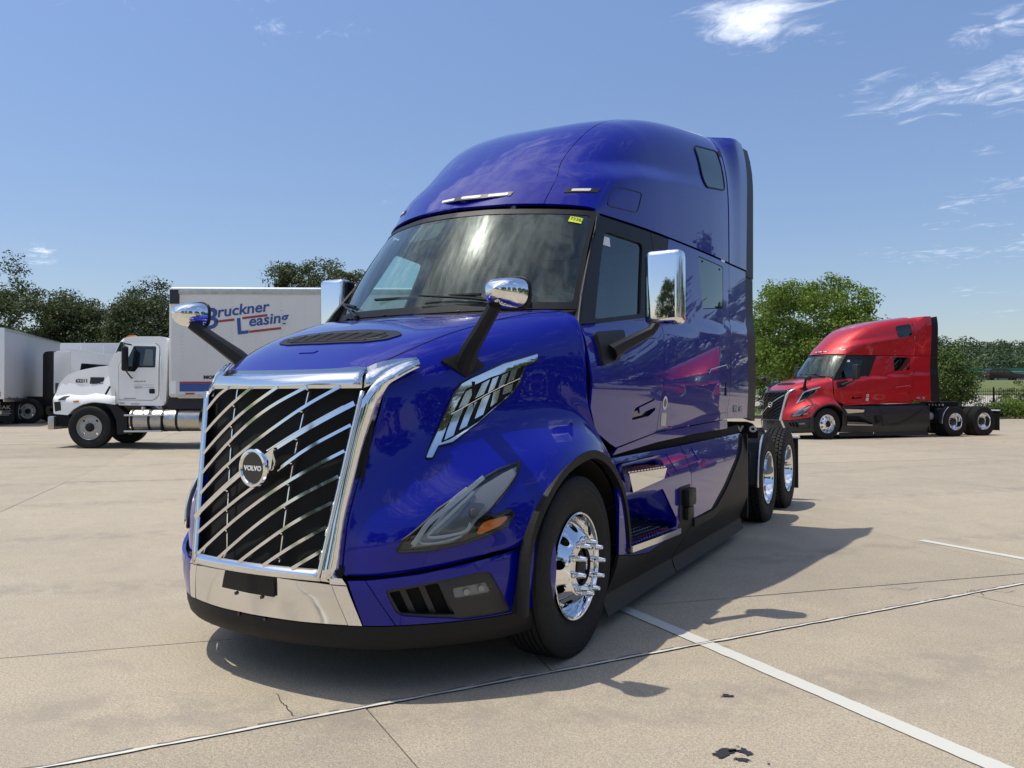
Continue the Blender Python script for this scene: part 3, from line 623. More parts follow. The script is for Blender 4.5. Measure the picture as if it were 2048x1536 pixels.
glassy = mat('projector_glass', (.05, .055, .06), .03, 0, 1.0)
def rearx(z):
    zs = [roof(1.0, t)[2] for t in np.linspace(0, 1, 60)]; xs = [roof(1.0, t)[0] for t in np.linspace(0, 1, 60)]
    return float(np.interp(z, zs, xs))
_rz = [roof(1.0, t)[2] for t in np.linspace(0, 1, 80)]; _rx = [roof(1.0, t)[0] for t in np.linspace(0, 1, 80)]
def rearx(z): return max(.55, float(np.interp(z, _rz, _rx)))
def build_truck():
    T = empty('sleeper_truck')
    SIDES = (1, -1)
    # ---- hood / fender shells
    v, f, G = hood_surface()
    top = []
    nv = 81
    # closed mesh both halves
    bvh_v = [tuple(p) for p in v]; bvh = BVHTree.FromPolygons([Vector(p) for p in v], [tuple(t) for t in f])
    vm = v.copy(); vm[:, 0] *= -1; nV = len(v)
    allv = list(map(tuple, v))+list(map(tuple, vm)); allf = [tuple(t) for t in f]+[tuple(i+nV for i in t[::-1]) for t in f]
    bm = bmesh.new(); me = bpy.data.meshes.new('t'); me.from_pydata(allv, [], allf); bm.from_mesh(me); bmesh.ops.remove_doubles(bm, verts=bm.verts[:], dist=.0005)
    # returned lip around the open edge for depth
    hood = obj('hood', from_bm(bm, True, 60), blue, T)
    sm = hood.modifiers.new('thickness', 'SOLIDIFY'); sm.thickness = .012; sm.offset = -1
    def HF(y, z):
        h = bvh.ray_cast(Vector((3, y, z)), Vector((-1, 0, 0)))
        if h[0] is None:
            h = bvh.find_nearest(Vector((1.2, y, z)))
        return (h[0].x, y if abs(h[0].y-y) < .05 else h[0].y, z if abs(h[0].z-z) < .05 else h[0].z)
    def HT(x, y):      # from above
        h = bvh.ray_cast(Vector((abs(x), y, 4)), Vector((0, 0, -1)))
        z = h[0].z if h[0] is not None else bvh.find_nearest(Vector((abs(x), y, 1.7)))[0].z
        return (x, y, z)
    # crown seams of the hood (dark shut line)
    for s in SIDES:
        pts = [Vector((s*p[0], p[1], p[2]+.0005)) for p in G[20][1:]]
        MB().tube(pts, .0028, 5).done('seam', blk, hood)
    # hood scoop vent
    pl = rnd([(-.40, -.71), (-.44, -.62), (-.36, -.56), (-.15, -.53), (.15, -.53), (.36, -.56), (.44, -.62), (.40, -.71), (.28, -.765), (0, -.785), (-.28, -.765)], .03)
    vent = obj('hood_vent', panel(pl, HT, .012, (), .05, 1, .006), blk, T)
    vo = rnd([(-.35, -.70), (-.37, -.65), (-.18, -.61), (.18, -.61), (.37, -.65), (.35, -.70), (.25, -.74), (0, -.76), (-.25, -.74)], .025)
    obj('vent_mesh', panel(vo, HT, .0, (), .05, 1, .0075), dark, vent)
    for k in range(-3, 4):
        x0 = k*.088; a = Vector(HT(x0, -.745)); b = Vector(HT(x0*1.1+.03, -.62)); MB().strip([a+Vector((0, 0, .008)), b+Vector((0, 0, .010))], .005, .006).done('vent_fin', gry, vent)
    rim_ = [Vector(HT(*p))+Vector((0, 0, .008)) for p in dens(vo, .03)]; MB().tube(rim_+[rim_[0]], .0028, 6).done('vent_edge', gry2, vent)
    sc_ = rnd([(-.06, -.90), (.05, -.90), (.06, -.875), (-.05, -.872)], .004); obj('camera_slot', panel(sc_, HT, .01, (), .03, 1, .004), blue, T)
    # ---- grille
    def yg(x, z):
        t = (z-.64)/.875; hw = .413+.117*t; return -1.30+.10*t+(.04+.075*t)*(x/hw)**2
    def GF_(x, z, o=0.0): return Vector((x, yg(x, z)-o, z))
    outer = [(-.60, 1.50), (-.51, 1.60), (.51, 1.60), (.60, 1.50), (.50, .61), (-.50, .61)]
    opening = rnd([(-.533, 1.515), (.533, 1.515), (.413, .64), (-.413, .64)], .02)
    # surround: net from opening edge to outer edge so it follows the hood
    def seg(a, b, n): return [Vector(a)*(1-i/n)+Vector(b)*i/n for i in range(n+1)]
    def loft(name, A, B, m, parent=T, th=.012, mid=None):
        n = len(A); vs = []; fs = []
        k = 3 if mid else 2
        for i in range(n):
            vs.append(A[i]);
            if mid: vs.append(mid[i])
            vs.append(B[i])
        for i in range(n-1):
            for q in range(k-1): fs.append((i*k+q, (i+1)*k+q, (i+1)*k+q+1, i*k+q+1))
        bm = bmesh.new(); me = bpy.data.meshes.new('t'); me.from_pydata([tuple(p) for p in vs], [], fs); bm.from_mesh(me)
        o = obj(name, from_bm(bm, True, 30), m, parent); md = o.modifiers.new('t', 'SOLIDIFY'); md.thickness = th; md.offset = 0; return o
    n = 24
    xs = [(-.54+1.08*i/n) for i in range(n+1)]
    topA = [GF_(x, 1.512, .012) for x in xs]
    topB = []
    for x in xs:
        t = abs(x)/.54; p = crs(np.array([HN[0][0], HN[1][0], HN[2][0]], float), min(2, t*2)); topB.append(Vector((math.copysign(p[0], x) if x else 0, p[1]-.004, p[2]+.004)))
    mid = [a.lerp(b, .55)+Vector((0, -.018, .006)) for a, b in zip(topA, topB)]
    gs = loft('grille_surround', topA, topB, GF, mid=mid)
    botx = [(-.43+.86*i/n) for i in range(n+1)]
    loft('grille_lower_rail', [GF_(x, .645, .012) for x in botx], [Vector((x*1.03, yg(x, .6)-.02, .592)) for x in botx], GF)
    Cc = [(.60, -1.0, 1.50), (.578, -1.035, 1.36), (.548, -1.072, 1.2), (.53, -1.115, 1.05), (.513, -1.16, .9), (.505, -1.183, .75), (.50, -1.20, .60)]
    for s in SIDES:
        C = curve(Cc, 20); C = [Vector((s*p.x, p.y-.004, p.z)) for p in C]
        zz = [p.z for p in C]; I = []
        for z in zz:
            hw = .416+.117*(z-.64)/.875; I.append(GF_(s*hw, min(z, 1.512), .012))
        midp = [i_+(Vector((s*.028, -.006, 0))) for i_ in I]
        loft('grille_inner_rail', I, midp, GF, th=.014)
        wi = curve([(s*.562, -1.045, 1.525), (s*.58, -1.02, 1.558), (s*.605, -.975, 1.595), (s*.64, -.905, 1.632), (s*.688, -.825, 1.658)], 10); wo = curve([(s*.606, -1.0, 1.50), (s*.625, -.985, 1.535), (s*.655, -.945, 1.565), (s*.678, -.89, 1.595), (s*.700, -.825, 1.622)], 10)
        up1 = [m_+Vector((s*.004, .002, 0)) for m_ in midp][::-1]; lo1 = C[::-1]
        loft('grille_side_strip', up1[:-1]+[p+Vector((s*.004, -.006, .002)) for p in wi], lo1[:-1]+[p+Vector((s*.008, -.008, 0)) for p in wo], GS, th=.010)
        # wing running back along the hood shoulder
        hb_ = curve([(s*.50, -1.003, 1.616), (s*.535, -.955, 1.642), (s*.575, -.905, 1.655), (s*.62, -.86, 1.664), (s*.675, -.825, 1.668)], 10)
        loft('grille_shoulder', [Vector((s*.54, -1.078, 1.514))]+[p+Vector((-s*.004, 0, .003)) for p in wi], [Vector((s*.49, -1.012, 1.613))]+hb_, GF, th=.01)
    obj('grille_backing', panel([(-.60, 1.55), (.60, 1.55), (.51, .58), (-.51, .58)], lambda a, b: (a, yg(a, b)+.045, b), 0, (), .2), dark, T)
    bars = [[(-.548, 1.47), (-.49, 1.505), (-.47, 1.516)], [(-.541, 1.385), (-.40, 1.47), (-.29, 1.518)], [(-.527, 1.262), (-.301, 1.395), (-.085, 1.518)], [(-.513, 1.145), (-.179, 1.362), (.095, 1.518)], [(-.499, 1.04), (-.166, 1.277), (.042, 1.408), (.265, 1.518)], [(-.484, .935), (-.227, 1.114), (.116, 1.328), (.28, 1.43), (.436, 1.518)],
            [(-.455, .735), (-.082, .969), (.14, 1.105), (.301, 1.215), (.505, 1.33)], [(-.405, .644), (-.104, .854), (.149, 1.015), (.312, 1.11), (.487, 1.205)], [(-.225, .640), (.042, .833), (.244, .962), (.470, 1.082)], [(-.065, .638), (.116, .76), (.283, .867), (.454, .958)], [(.10, .637), (.27, .745), (.438, .842)], [(.275, .637), (.412, .72), (.424, .728)]]
    for b in bars:
        c = curve([(p[0], 0, p[1]) for p in b], 14); P3 = [GF_(p.x, p.z, .004) for p in c]
        g = MB(); g.ridge(P3, .024, .018, (0, -1, 0))
        g.done('grille_bar', GM, T, sharp=25)
    for k, pp in enumerate(([(-.235, 1.515), (-.247, 1.30), (-.235, 1.08), (-.213, .85), (-.185, .66)], [(.262, 1.50), (.23, 1.30), (.205, 1.10), (.19, .88), (.18, .655)])):
        c = curve([(p[0], 0, p[1]) for p in pp], 16)
        for i in range(0, 15, 3): MB().ridge([GF_(p.x, p.z, -.020) for p in c[i:i+4]], .011, .014, (0, -1, 0)).done('grille_post', GM, T, sharp=25)
    # main bar, badge
    mb = curve([(-.468, 0, .826), (-.04, 0, 1.112), (.239, 0, 1.278), (.52, 0, 1.437)], 24); P3 = [GF_(p.x, p.z, .020) for p in mb]
    w = [.026 for i in range(24)]
    mbar = MB().strip(P3, w, .03, Vector((0, -1, 0))).done('main_bar', BB, T, sharp=25)
    for dd in (-.010, .010): MB().strip([GF_(p.x+dd*.5, p.z-dd, .0365) for p in mb[1:-1]], .006, .008, Vector((0, -1, 0))).done('bar_rib', BB, mbar, sharp=25)
    bc = GF_(.030, 1.116, .05)
    bd = MB(); v_, f_ = lathe([(.0, .093), (.012, .098), (.024, .094), (.026, .082), (.016, .076), (.014, .0005)], 48)
    bd = obj('badge', mesh(v_, f_, True, 35), BB, T); bd.location = bc; bd.rotation_euler = (0, 0, R(-92)); 
    arrow = MB().prism([(.045, .055), (.135, .105), (.115, .0), (.10, -.01), (.10, .045), (.06, .03)], -.012, .012, lambda a, b, c: (a, c, b)).done('badge_arrow', BB, T, loc=bc+Vector((0, .0, .0)))
    dsk = obj('badge_face', mesh(*lathe([(.017, .077), (.0175, .0005)], 40), False), blk_g, bd)
    text('VOLVO', .033, wht_mark, bd, (.019, 0, -.012), (R(90), 0, R(90)), 'badge_lettering', .001, align='CENTER', xs=1.12, offset=.0012)
    # ---- bumper
    def pp(poly, m, name, th=.02, off=0.0, holes=(), parent=T, sp=.05, fn=PF): return obj(name, panel(poly, fn, th, holes, sp, 1, off), m, parent)
    def mir(poly): return [(-a, b) for a, b in poly[::-1]]
    bumper = pp([(-.47, .565), (-.40, .572), (0, .585), (.40, .572), (.464, .567), (.538, .372), (-.538, .372)], BC, 'bumper_centre', .02)
    pp([(-.42, .600), (0, .613), (.42, .600), (.455, .575), (.40, .580), (0, .594), (-.40, .580), (-.455, .575)], BC, 'bumper_ledge', .03, -.012, sp=.04)
    for s in SIDES:
        m_ = (lambda q: q) if s == 1 else mir
        pp(m_([(.468, .566), (.543, .564), (.618, .372), (.543, .372)]), GS, 'bumper_flare', .02, .003)
        pp(m_([(.455, .602), (.52, .600), (.545, .570), (.46, .572)]), GS, 'bumper_cap', .03, .006, sp=.03)
        pp(m_([(.548, .588), (.636, .592), (.776, .372), (.624, .372)]), BP, 'bumper_corner', .02)
        rec = rnd([(.732, .547), (1.196, .608), (1.244, .60), (1.364, .395), (1.372, .377), (1.108, .374), (1.056, .385), (.812, .417), (.776, .443)], .012)
        pp(m_([(.641, .592), (.90, .615), (1.20, .662), (1.45, .70), (1.62, .742), (1.70, .75), (1.70, .372), (.782, .372)]), BP, 'bumper_side', .02, 0, [m_(rec)])
        opn = rnd([(.75, .533), (.985, .568), (1.07, .400), (.805, .425)], .012); lam = rnd([(1.056, .535), (1.225, .55), (1.26, .490), (1.068, .478)], .012)
        fr = pp(m_(rec), gry2, 'fog_lamp_surround', .02, -.010, [m_(opn), m_(lam)])
        fl = pp(m_(lam), lamp_in, 'fog_lamp', .0, -.022); pp(m_(lam), lensg, 'lens', .0, -.008, parent=fl)
        for a_, z_ in ((1.125, .512), (1.20, .522)):
            p = Vector(plan(a_*s, z_, -.014)); MB().cyl(p, p+Vector((s*.006, -.008, 0)), .017, .015, 16).done('lamp_bowl', lamp_pipe if False else mat('fog_bowl', (.28, .27, .26), .3, .3), fl)
        pp(m_(opn), dark, 'air_intake', 0, -.11)
        for a0 in (.80, .90, 1.0):
            MB().strip([Vector(plan(s*a0, .56, -.045)), Vector(plan(s*(a0+.065), .405, -.045))], .028, .012, Vector((s*.6, -1, 0))).done('intake_slat', gry2, T)
    lip = pp([(-1.66, .366), (1.66, .366), (1.66, .245), (-1.66, .245)], gry, 'bumper_lip', .03, sp=.05)
    pp([(-.172, .600), (.156, .600), (.152, .487), (-.208, .494)], blk, 'plate_bracket', .012, .014)
    for a_, z_ in ((-.116, .470), (.064, .472), (-.116, .360), (.068, .358)):
        p = Vector(plan(a_, z_, .004)); MB().cyl(p+Vector((0, .01, 0)), p+Vector((0, -.004, 0)), .010, .009, 12).done('bolt', blk_g, T)
    pp([(-1.55, .70), (-.6, .63), (.6, .63), (1.55, .70), (1.55, .26), (-1.55, .26)], dark, 'bumper_light_block', 0, -.075, sp=.1)  # dark sheet added behind the bumper to stop sunlight leaking through
    # underside closing plate and engine bay blocker so light does not leak through the grille
    MB().prism([(-.95, -.62), (-.6, -1.02), (0, -1.16), (.6, -1.02), (.95, -.62)], .29, .31).done('underside_blocker', dark, T)
    MB().box((-.50, -1.02, .35), (.50, -.98, 1.50)).box((-.85, -.55, .55), (.85, .25, 1.55)).done('engine_bay_blocker', dark, T)
    # ---- per side body
    for s in SIDES:
        def sp_(name, poly, m, fn=SF, th=.014, holes=(), off=0.0, parent=T, sp=.07, back=False, label=None): return obj(name, panel(poly, fn, th, holes, sp, s, off, back), m, parent, label)
        # arch trim
        av = [(-.66, .37), (-.645, .60), (-.60, .75), (-.51, .905), (-.39, 1.01), (-.20, 1.10), (.04, 1.15), (.22, 1.145), (.42, 1.07), (.60, .93), (.70, .78), (.755, .6), (.775, .44)]
        ao = [tuple(p)[:2] for p in curve([(a, b, 0) for a, b in av], 40)]
        ai = [(a*.952+.004, .5+(b-.5)*.925) if b > .5 else (a*.952+.004, b) for a, b in ao]
        sp_('wheel_arch_trim', ao+ai[::-1], gry, lambda a, b: (1.252-.030*sst(-a, .42, .62), a, b), .05, sp=.03)
        il = ai
        bmv = []; bf = []
        for i, (a, b) in enumerate(il): bmv += [(s*1.18, a, b), (s*.55, a, b)]
        for i in range(len(il)-1): bf.append((2*i, 2*i+1, 2*i+3, 2*i+2))
        obj('wheel_well', mesh(bmv, bf), dark, T)
        # door
        dl = [(.34, 1.905), (.325, 1.83), (.30, 1.40), (.40, 1.25), (.63, 1.160), (.72, 1.132), (1.498, 1.200), (1.742, 2.045), (1.62, 2.062)]
        hd = rnd([(.995, 1.30), (1.045, 1.384), (1.418, 1.447), (1.459, 1.365), (1.33, 1.322)], .02)
        door = sp_('door', dl, blue, sp=.06, holes=[hd])
        sp_('door_handle', hd, blk_g, off=-.03, parent=door); sp_('handle_grip', rnd([(1.10, 1.385), (1.41, 1.437), (1.44, 1.385), (1.12, 1.345)], .012), blue, off=.008, parent=door, sp=.04)
        wg = rnd([(1.092, 2.635), (.590, 1.965), (1.37, 2.065), (1.64, 2.625)], [.05, .03, .03, .05])
        sp_('window_frame', [(1.075, 2.748), (.49, 2.115), (.345, 1.915), (1.745, 2.052), (1.79, 2.2), (1.81, 2.745)], blk, holes=[wg], sp=.06)
        sp_('quarter_panel', [(1.818, 2.745), (1.798, 2.2), (1.752, 2.058), (1.80, 2.11), (2.15, 2.745)], blk, sp=.06)
        sp_('door_glass', wg, sideg, th=0, off=-.014, sp=.12)
        mw = rnd([(2.79, 2.700), (3.49, 2.695), (3.44, 2.29), (2.81, 2.228)], .035); ld = rnd([(2.77, 1.69), (3.44, 1.762), (3.43, 1.30), (2.75, 1.285)], .02)
        sp_('sleeper_side', [(1.505, 1.204), (3.474, 1.242), (3.53, 1.6), (3.64, 2.2), (3.70, 2.745), (2.156, 2.748), (1.808, 2.105), (1.750, 2.045)], blue, holes=[mw, ld], sp=.07)
        md = rnd([(2.797, 2.693), (3.483, 2.688), (3.433, 2.297), (2.817, 2.235)], .03)
        smw = sp_('sleeper_window', md, privg, off=-.002, sp=.15, th=.004); sp_('window_liner', md, dark, off=-.03, sp=.15, th=0, parent=smw)
        for yy, zz_ in ((2.90, 2.665), (3.38, 2.655)): p = Vector(SF(yy, zz_)); MB().cyl(p-Vector((.01, 0, 0)), p+Vector((.004, 0, 0)), .009, n=10).done('window_rivet', blk, smw).location = (0, 0, 0) if s == 1 else (-2*p.x, 0, 0)
        sp_('locker_door', rnd([(2.774, 1.686), (3.436, 1.757), (3.426, 1.304), (2.754, 1.289)], .02), blue, sp=.1)
        sp_('side_liner', [(.36, 1.9), (.34, 1.42), (.7, 1.17), (3.46, 1.24), (3.68, 2.74), (1.09, 2.74), (.55, 2.08)], intr, off=-.045, holes=[wg], sp=.15, th=0)
        sp_('cab_sill', [(.66, 1.085), (1.5, 1.126), (2.55, 1.147), (3.47, 1.150), (3.47, 1.236), (1.5, 1.194), (.74, 1.125)], blue, sp=.08, off=.004)
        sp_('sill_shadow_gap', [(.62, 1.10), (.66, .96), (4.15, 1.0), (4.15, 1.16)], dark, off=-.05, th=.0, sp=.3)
        # extender
        sp_('extender_lower', [(3.482, 1.242), (4.335, 1.225), (4.30, 1.7), (4.30, 2.2), (4.338, 2.755), (3.708, 2.745), (3.648, 2.2), (3.54, 1.6)], blue, sp=.08)
        ev = lambda a, b: (lambda r0, r1, k: (r0*(1-k)+r1*k+.006, a, b))(rearx(b), S(a, 2.74)-.07*max(0, (b-3.6)/.55)**2.5, sst(a, 3.70, 4.15))
        sp_('extender_upper', [(3.705, 2.762), (4.342, 2.772), (4.42, 4.125), (4.25, 4.12), (4.0, 4.10), (3.82, 4.08), (3.705, 4.05)], blue, fn=ev, sp=.08, back=True)
        sp_('rear_trim', [(4.342, 1.222), (4.73, 1.182), (4.66, 2.2), (4.655, 2.705), (4.33, 2.705), (4.305, 2.2), (4.305, 1.7)], blk, th=.05, sp=.12, off=-.004, back=True)
        sp_('rear_trim', [(4.335, 2.712), (4.655, 2.712), (4.69, 4.13), (4.43, 4.09)], blk, fn=lambda a, b: (ev(a, b)[0]-.004, a, b), th=.05, sp=.12, back=True)
        # skirts
        def K(y, z):
            x = 1.238-.085*sst(.46-z, 0, .34)-.062*max(0, (z-.84)/.24)**1.4
            return x
        KF = lambda a, b: (K(a, b), a, b)
        well1 = rnd([(.63, 1.030), (1.40, 1.035), (1.46, .962), (.64, .985)], .012); well2 = rnd([(.66, .800), (.76, .835), (1.46, .79), (1.80, .52), (1.79, .468), (.72, .505)], .03)
        lk = rnd([(1.82, .752), (2.06, .752), (2.215, .69), (2.18, .475), (1.975, .478), (1.82, .55)], .015)
        sp_('skirt_panel', [(.60, 1.07), (2.062, 1.063), (2.176, .865), (2.212, .66), (1.86, .478), (1.77, .424), (1.19, .374), (.88, .411), (.575, .466)], SP, KF, .02, [well1, well2], sp=.06)
        sp_('skirt_panel', [(2.075, 1.063), (3.1, 1.070), (4.15, 1.074), (4.055, 1.052), (3.80, .895), (3.24, .633), (2.795, .475), (2.225, .467), (2.222, .66), (2.188, .865)], SP, KF, .02, sp=.09)
        sp_('skirt_lower', [(.575, .460), (.88, .405), (1.19, .368), (1.77, .418), (1.86, .472), (2.205, .62), (2.20, .45), (1.99, .273), (1.915, .20), (.52, .22)], gry, KF, .02, sp=.07)
        sp_('skirt_lower', [(2.225, .458), (2.795, .466), (3.25, .625), (3.81, .885), (4.06, 1.045), (4.16, 1.072), (4.26, 1.06), (4.256, .20), (1.93, .20), (2.005, .27), (2.21, .45)], gry, KF, .02, sp=.09)
        c_ = curve([(2.235, 0, .432), (2.82, 0, .432), (3.10, 0, .50), (3.42, 0, .62), (3.9, 0, .86), (4.16, 0, 1.02)], 26)
        MB().strip([Vector((s*(K(p.y if False else p.x, p.z)+.006), p.x, p.z)) for p in c_], .062, .02, Vector((s, 0, 0))).done('skirt_ridge', gry, T)
        for y0, y1 in ((.51, 1.915), (1.94, 4.25)):
            bm_ = MB(); pr = [(1.153, .212), (1.160, .17), (1.172, .13), (1.192, .088), (1.187, .082), (1.162, .13), (1.145, .20)]
            lo = [bm_.bm.verts.new((s*a, y0, b)) for a, b in pr]; hi = [bm_.bm.verts.new((s*a, y1, b)) for a, b in pr]
            for i in range(len(pr)): bm_.bm.faces.new((lo[i], lo[(i+1) % 7], hi[(i+1) % 7], hi[i]))
            bm_.bm.faces.new(lo[::-1]); bm_.bm.faces.new(hi); bm_.done('rubber_strip', rubber_edge, T)
        MB().box((s*1.10, 4.235, .2), (s*1.235, 4.262, 1.06)).done('skirt_end', gry, T)
        wa = [Vector((s*1.236, p[0], p[1])) for p in ((.645, .80), (.75, .84), (1.0, .825), (1.25, .807), (1.47, .792), (1.64, .66), (1.81, .525), (1.80, .462))]
        wb = [Vector((s*.985, p[0], p[1])) for p in ((.70, .56), (.76, .55), (.95, .55), (1.12, .545), (1.30, .54), (1.46, .53), (1.60, .525), (1.66, .51))]
        wm = [a.lerp(b, .5)+Vector((-s*.07, 0, .0)) for a, b in zip(wa, wb)]; loft('step_well', wa, wb, SP, mid=wm, th=.004)
        wa = [Vector((s*1.236, p[0], p[1])) for p in ((.615, .98), (.64, 1.033), (1.0, 1.036), (1.40, 1.038), (1.47, .955))]; wb = [Vector((s*1.12, p[0], p[1])) for p in ((.64, .965), (.68, .968), (1.0, .962), (1.34, .95), (1.42, .94))]
        loft('step_well', wa, wb, SP, th=.004)
        MB().strip([Vector((s*(S(3.72, 2.74)-.03), 3.70, 2.758)), Vector((s*(S(4.3, 2.74)-.03), 4.34, 2.765))], .05, .02, Vector((s, 0, 0))).done('seam_backing', dark, T)
        # covers pressed in the upper skirt
        for q in ([(1.52, .985), (1.62, .995), (1.715, .868), (1.61, .862)], [(1.65, 1.03), (1.99, 1.035), (2.11, .895), (1.82, .878)], [(2.34, 1.035), (2.62, 1.04), (2.70, .945), (2.44, .925)]):
            sp_('access_cover', rnd(q, .02), SP, KF, .006, off=.004, sp=.05)
        # steps
        st = MB(); st.prism([(.64, -.085), (.70, .070), (1.44, .070), (1.40, -.085)], .940, .970, lambda a, b, c: (s*(1.20+b), a, c-.03*(a-.6)+(.07-b)*.12))
        step = st.done('upper_step', blk, T)
        ch = MB()
        for (A1, A2) in (([(.66, 1.277, .972), (1.44, 1.277, .945), (1.42, 1.262, .868), (.775, 1.262, .838)], 1),):
            V1 = [ch.bm.verts.new((s*x, y, z)) for y, x, z in A1]; V2 = [ch.bm.verts.new((s*(x-.04), y, z)) for y, x, z in A1]
            ch.bm.faces.new(V1); ch.bm.faces.new(V2[::-1])
            for i in range(4): ch.bm.faces.new((V1[i], V1[(i+1) % 4], V2[(i+1) % 4], V2[i]))
        ch.done('step_face', SC, step)
        for k in range(13):
            for r_i in range(6): MB().box((s*(1.125+.024*r_i), .66+k*.06+.02*(r_i % 2), .970-.03*(.06+k*.06)+(.14-.024*r_i)*.12), (s*(1.143+.024*r_i), .70+k*.06+.02*(r_i % 2), .981-.03*(.06+k*.06)+(.13-.024*r_i)*.12)).done('tread', SC, step, smooth=False)
        st2 = MB(); st2.prism([(.70, -.05), (.72, .075), (1.76, .09), (1.76, -.05), (1.6, -.20), (.76, -.20)], .452, .480, lambda a, b, c: (s*(1.175+b), a, c-.035*(a-.7)+(.09-b)*.28))
        step2 = st2.done('lower_step', blk, T)
        MB().strip([Vector((s*1.262, .74, .474)), Vector((s*1.272, 1.2, .458)), Vector((s*1.272, 1.77, .440))], .042, .016, Vector((s, 0, 0))).done('step_edge', SC, step2)
        for k in range(17):
            for r_i in range(7): MB().box((s*(1.005+.036*r_i), .76+k*.056+.025*(r_i % 2), .479-.035*(.06+k*.056)+(.26-.036*r_i)*.28), (s*(1.026+.036*r_i), .79+k*.056+.025*(r_i % 2), .492-.035*(.06+k*.056)+(.25-.036*r_i)*.28)).done('tread', SC, step2, smooth=False)
        # fluid filler door: black recess and cap
        MB().box((s*1.19, 1.86, .49), (s*1.245, 2.15, .76), .012).done('filler_recess', blk, T)
        MB().box((s*1.235, 1.93, .60), (s*1.30, 2.13, .735), .018).box((s*1.235, 1.95, .49), (s*1.285, 2.12, .595), .018).done('filler_cap', blk, T)
        # mirror base + arm + head
        mb_ = sp_('mirror_base', rnd([(.46, 1.86), (.46, 1.655), (.74, 1.70), (.90, 1.86), (.92, 1.905)], .02), blk, off=.025, th=.03, sp=.08)
        MB().tube([Vector((s*1.17, .62, 1.745)), Vector((s*1.22, .72, 1.80)), Vector((s*1.34, .90, 1.895)), Vector((s*1.37, .96, 1.97))], [.055, .042, .034, .034], 10).done('mirror_arm', blk, mb_)
        mm = MB(); mm.box((s*1.30, .90, 1.940), (s*1.548, 1.03, 2.435), .045, seg=4); hd_ = mm.done('mirror', MM, T, sharp=60)
        MB().box((s*1.283, .935, 1.955), (s*1.53, 1.055, 2.42), .03, seg=3).done('mirror_glass_frame', blk, hd_)
        # hood mirror
        hv = []; hf = []; nr, na = 9, 24
        for i in range(nr):
            t = i/(nr-1); rr = math.sqrt(max(0, 1-(1-t)**2.2))
            for k in range(na):
                a = 2*math.pi*k/na; ca, sa = math.cos(a), math.sin(a); ex = math.copysign(abs(ca)**.65, ca); ez = math.copysign(abs(sa)**.65, sa)
                hv.append((s*1.145+.108*ex*rr, -.845+.175*t, 1.995+(.070*ez*rr if sa > 0 else .085*ez*rr)+.0*(1-t)))
        for i in range(nr-1):
            for k in range(na): hf.append((i*na+k, i*na+(k+1) % na, (i+1)*na+(k+1) % na, (i+1)*na+k))
        hf.append(tuple(range((nr-1)*na, nr*na)))
        bm_ = bmesh.new(); me_ = bpy.data.meshes.new('t'); me_.from_pydata(hv, [], hf); bm_.from_mesh(me_); hm = obj('hood_mirror', from_bm(bm_, True, 60), MM, T)
        rm = [(s*1.145+.112*math.copysign(abs(math.cos(a))**.6, math.cos(a)), -.668, 1.987+.080*math.copysign(abs(math.sin(a))**.6, math.sin(a))) for a in np.linspace(0, 2*math.pi, 33)]
        MB().tube(rm, .007, 6).done('mirror_rim', blk, hm)
        MB().tube([Vector((s*.79, -.55, 1.63)), Vector((s*.86, -.60, 1.72)), Vector((s*.99, -.68, 1.83)), Vector((s*1.10, -.75, 1.925))], [.062, .05, .04, .036], 10).done('hood_mirror_arm', blk, hm)
        hb = sp_('hood_mirror_base', rnd([(-.69, 1.655), (-.57, 1.57), (-.45, 1.63), (-.51, 1.715)], .02), blk, HF, .02, off=.014, sp=.04)
        HLO = rnd([(-1.068, .722), (-1.05, .775), (-.916, .915), (-.794, .998), (-.70, 1.047), (-.60, 1.091), (-.482, 1.122), (-.56, 1.05), (-.683, .949), (-.755, .882), (-.715, .872), (-.635, .892), (-.628, .868), (-.672, .819), (-.723, .796), (-.844, .752), (-.967, .725)], .008, 3)
        lampo = sp_('headlamp', HLO, blk_g, HF, .01, sp=.04, off=.003)
        hv_ = [Vector(HF(*q)) for q in dens(HLO, .03)]
        nrm = Vector((.75, -.6, .25)); ring = [Vector((s*(p.x+nrm.x*.006), p.y+nrm.y*.006, p.z+nrm.z*.006)) for p in hv_+[hv_[0]]]
        MB().tube(ring, .0085, 6).done('lamp_gasket', blk, lampo)
        sp_('lamp_bowl', rnd([(-1.03, .742), (-.91, .895), (-.79, .982), (-.60, 1.07), (-.515, 1.100), (-.60, 1.01), (-.70, .925), (-.79, .860), (-.83, .80), (-.90, .755)], .01, 3), lamp_in, HF, .004, sp=.03, off=.008, parent=lampo)
        sp_('lamp_bowl', rnd([(-.94, .80), (-.80, .945), (-.74, .93), (-.80, .87), (-.83, .825), (-.86, .80)], .012, 3), mat('lamp_bowl_dark', (.15, .155, .16), .3, .4), HF, .003, sp=.03, off=.013, parent=lampo)
        sp_('turn_lamp', rnd([(-.775, .838), (-.745, .853), (-.665, .868), (-.662, .855), (-.70, .823), (-.785, .788), (-.80, .795)], .008, 3), amber, HF, .005, sp=.03, off=.010, parent=lampo)
        for gp, gw in (([(-1.025, .752), (-.965, .855), (-.87, .935), (-.75, 1.02), (-.69, 1.058)], .022), ([(-.765, .992), (-.86, .915), (-.955, .822), (-.975, .790), (-.93, .787), (-.845, .808), (-.822, .845)], .013), ([(-.78, 1.012), (-.857, .957), (-.985, .830), (-1.0, .762), (-.93, .762), (-.86, .785)], .009)):
            c_ = curve([(q[0], q[1], 0) for q in gp], 26); P3 = [Vector(HF(q.x, q.y)) for q in c_]
            MB().strip([Vector((s*(p.x+.016), p.y-.011, p.z+.003)) for p in P3], gw, .008, Vector((s*.8, -.55, .2))).done('light_guide', lamp_pipe, lampo)
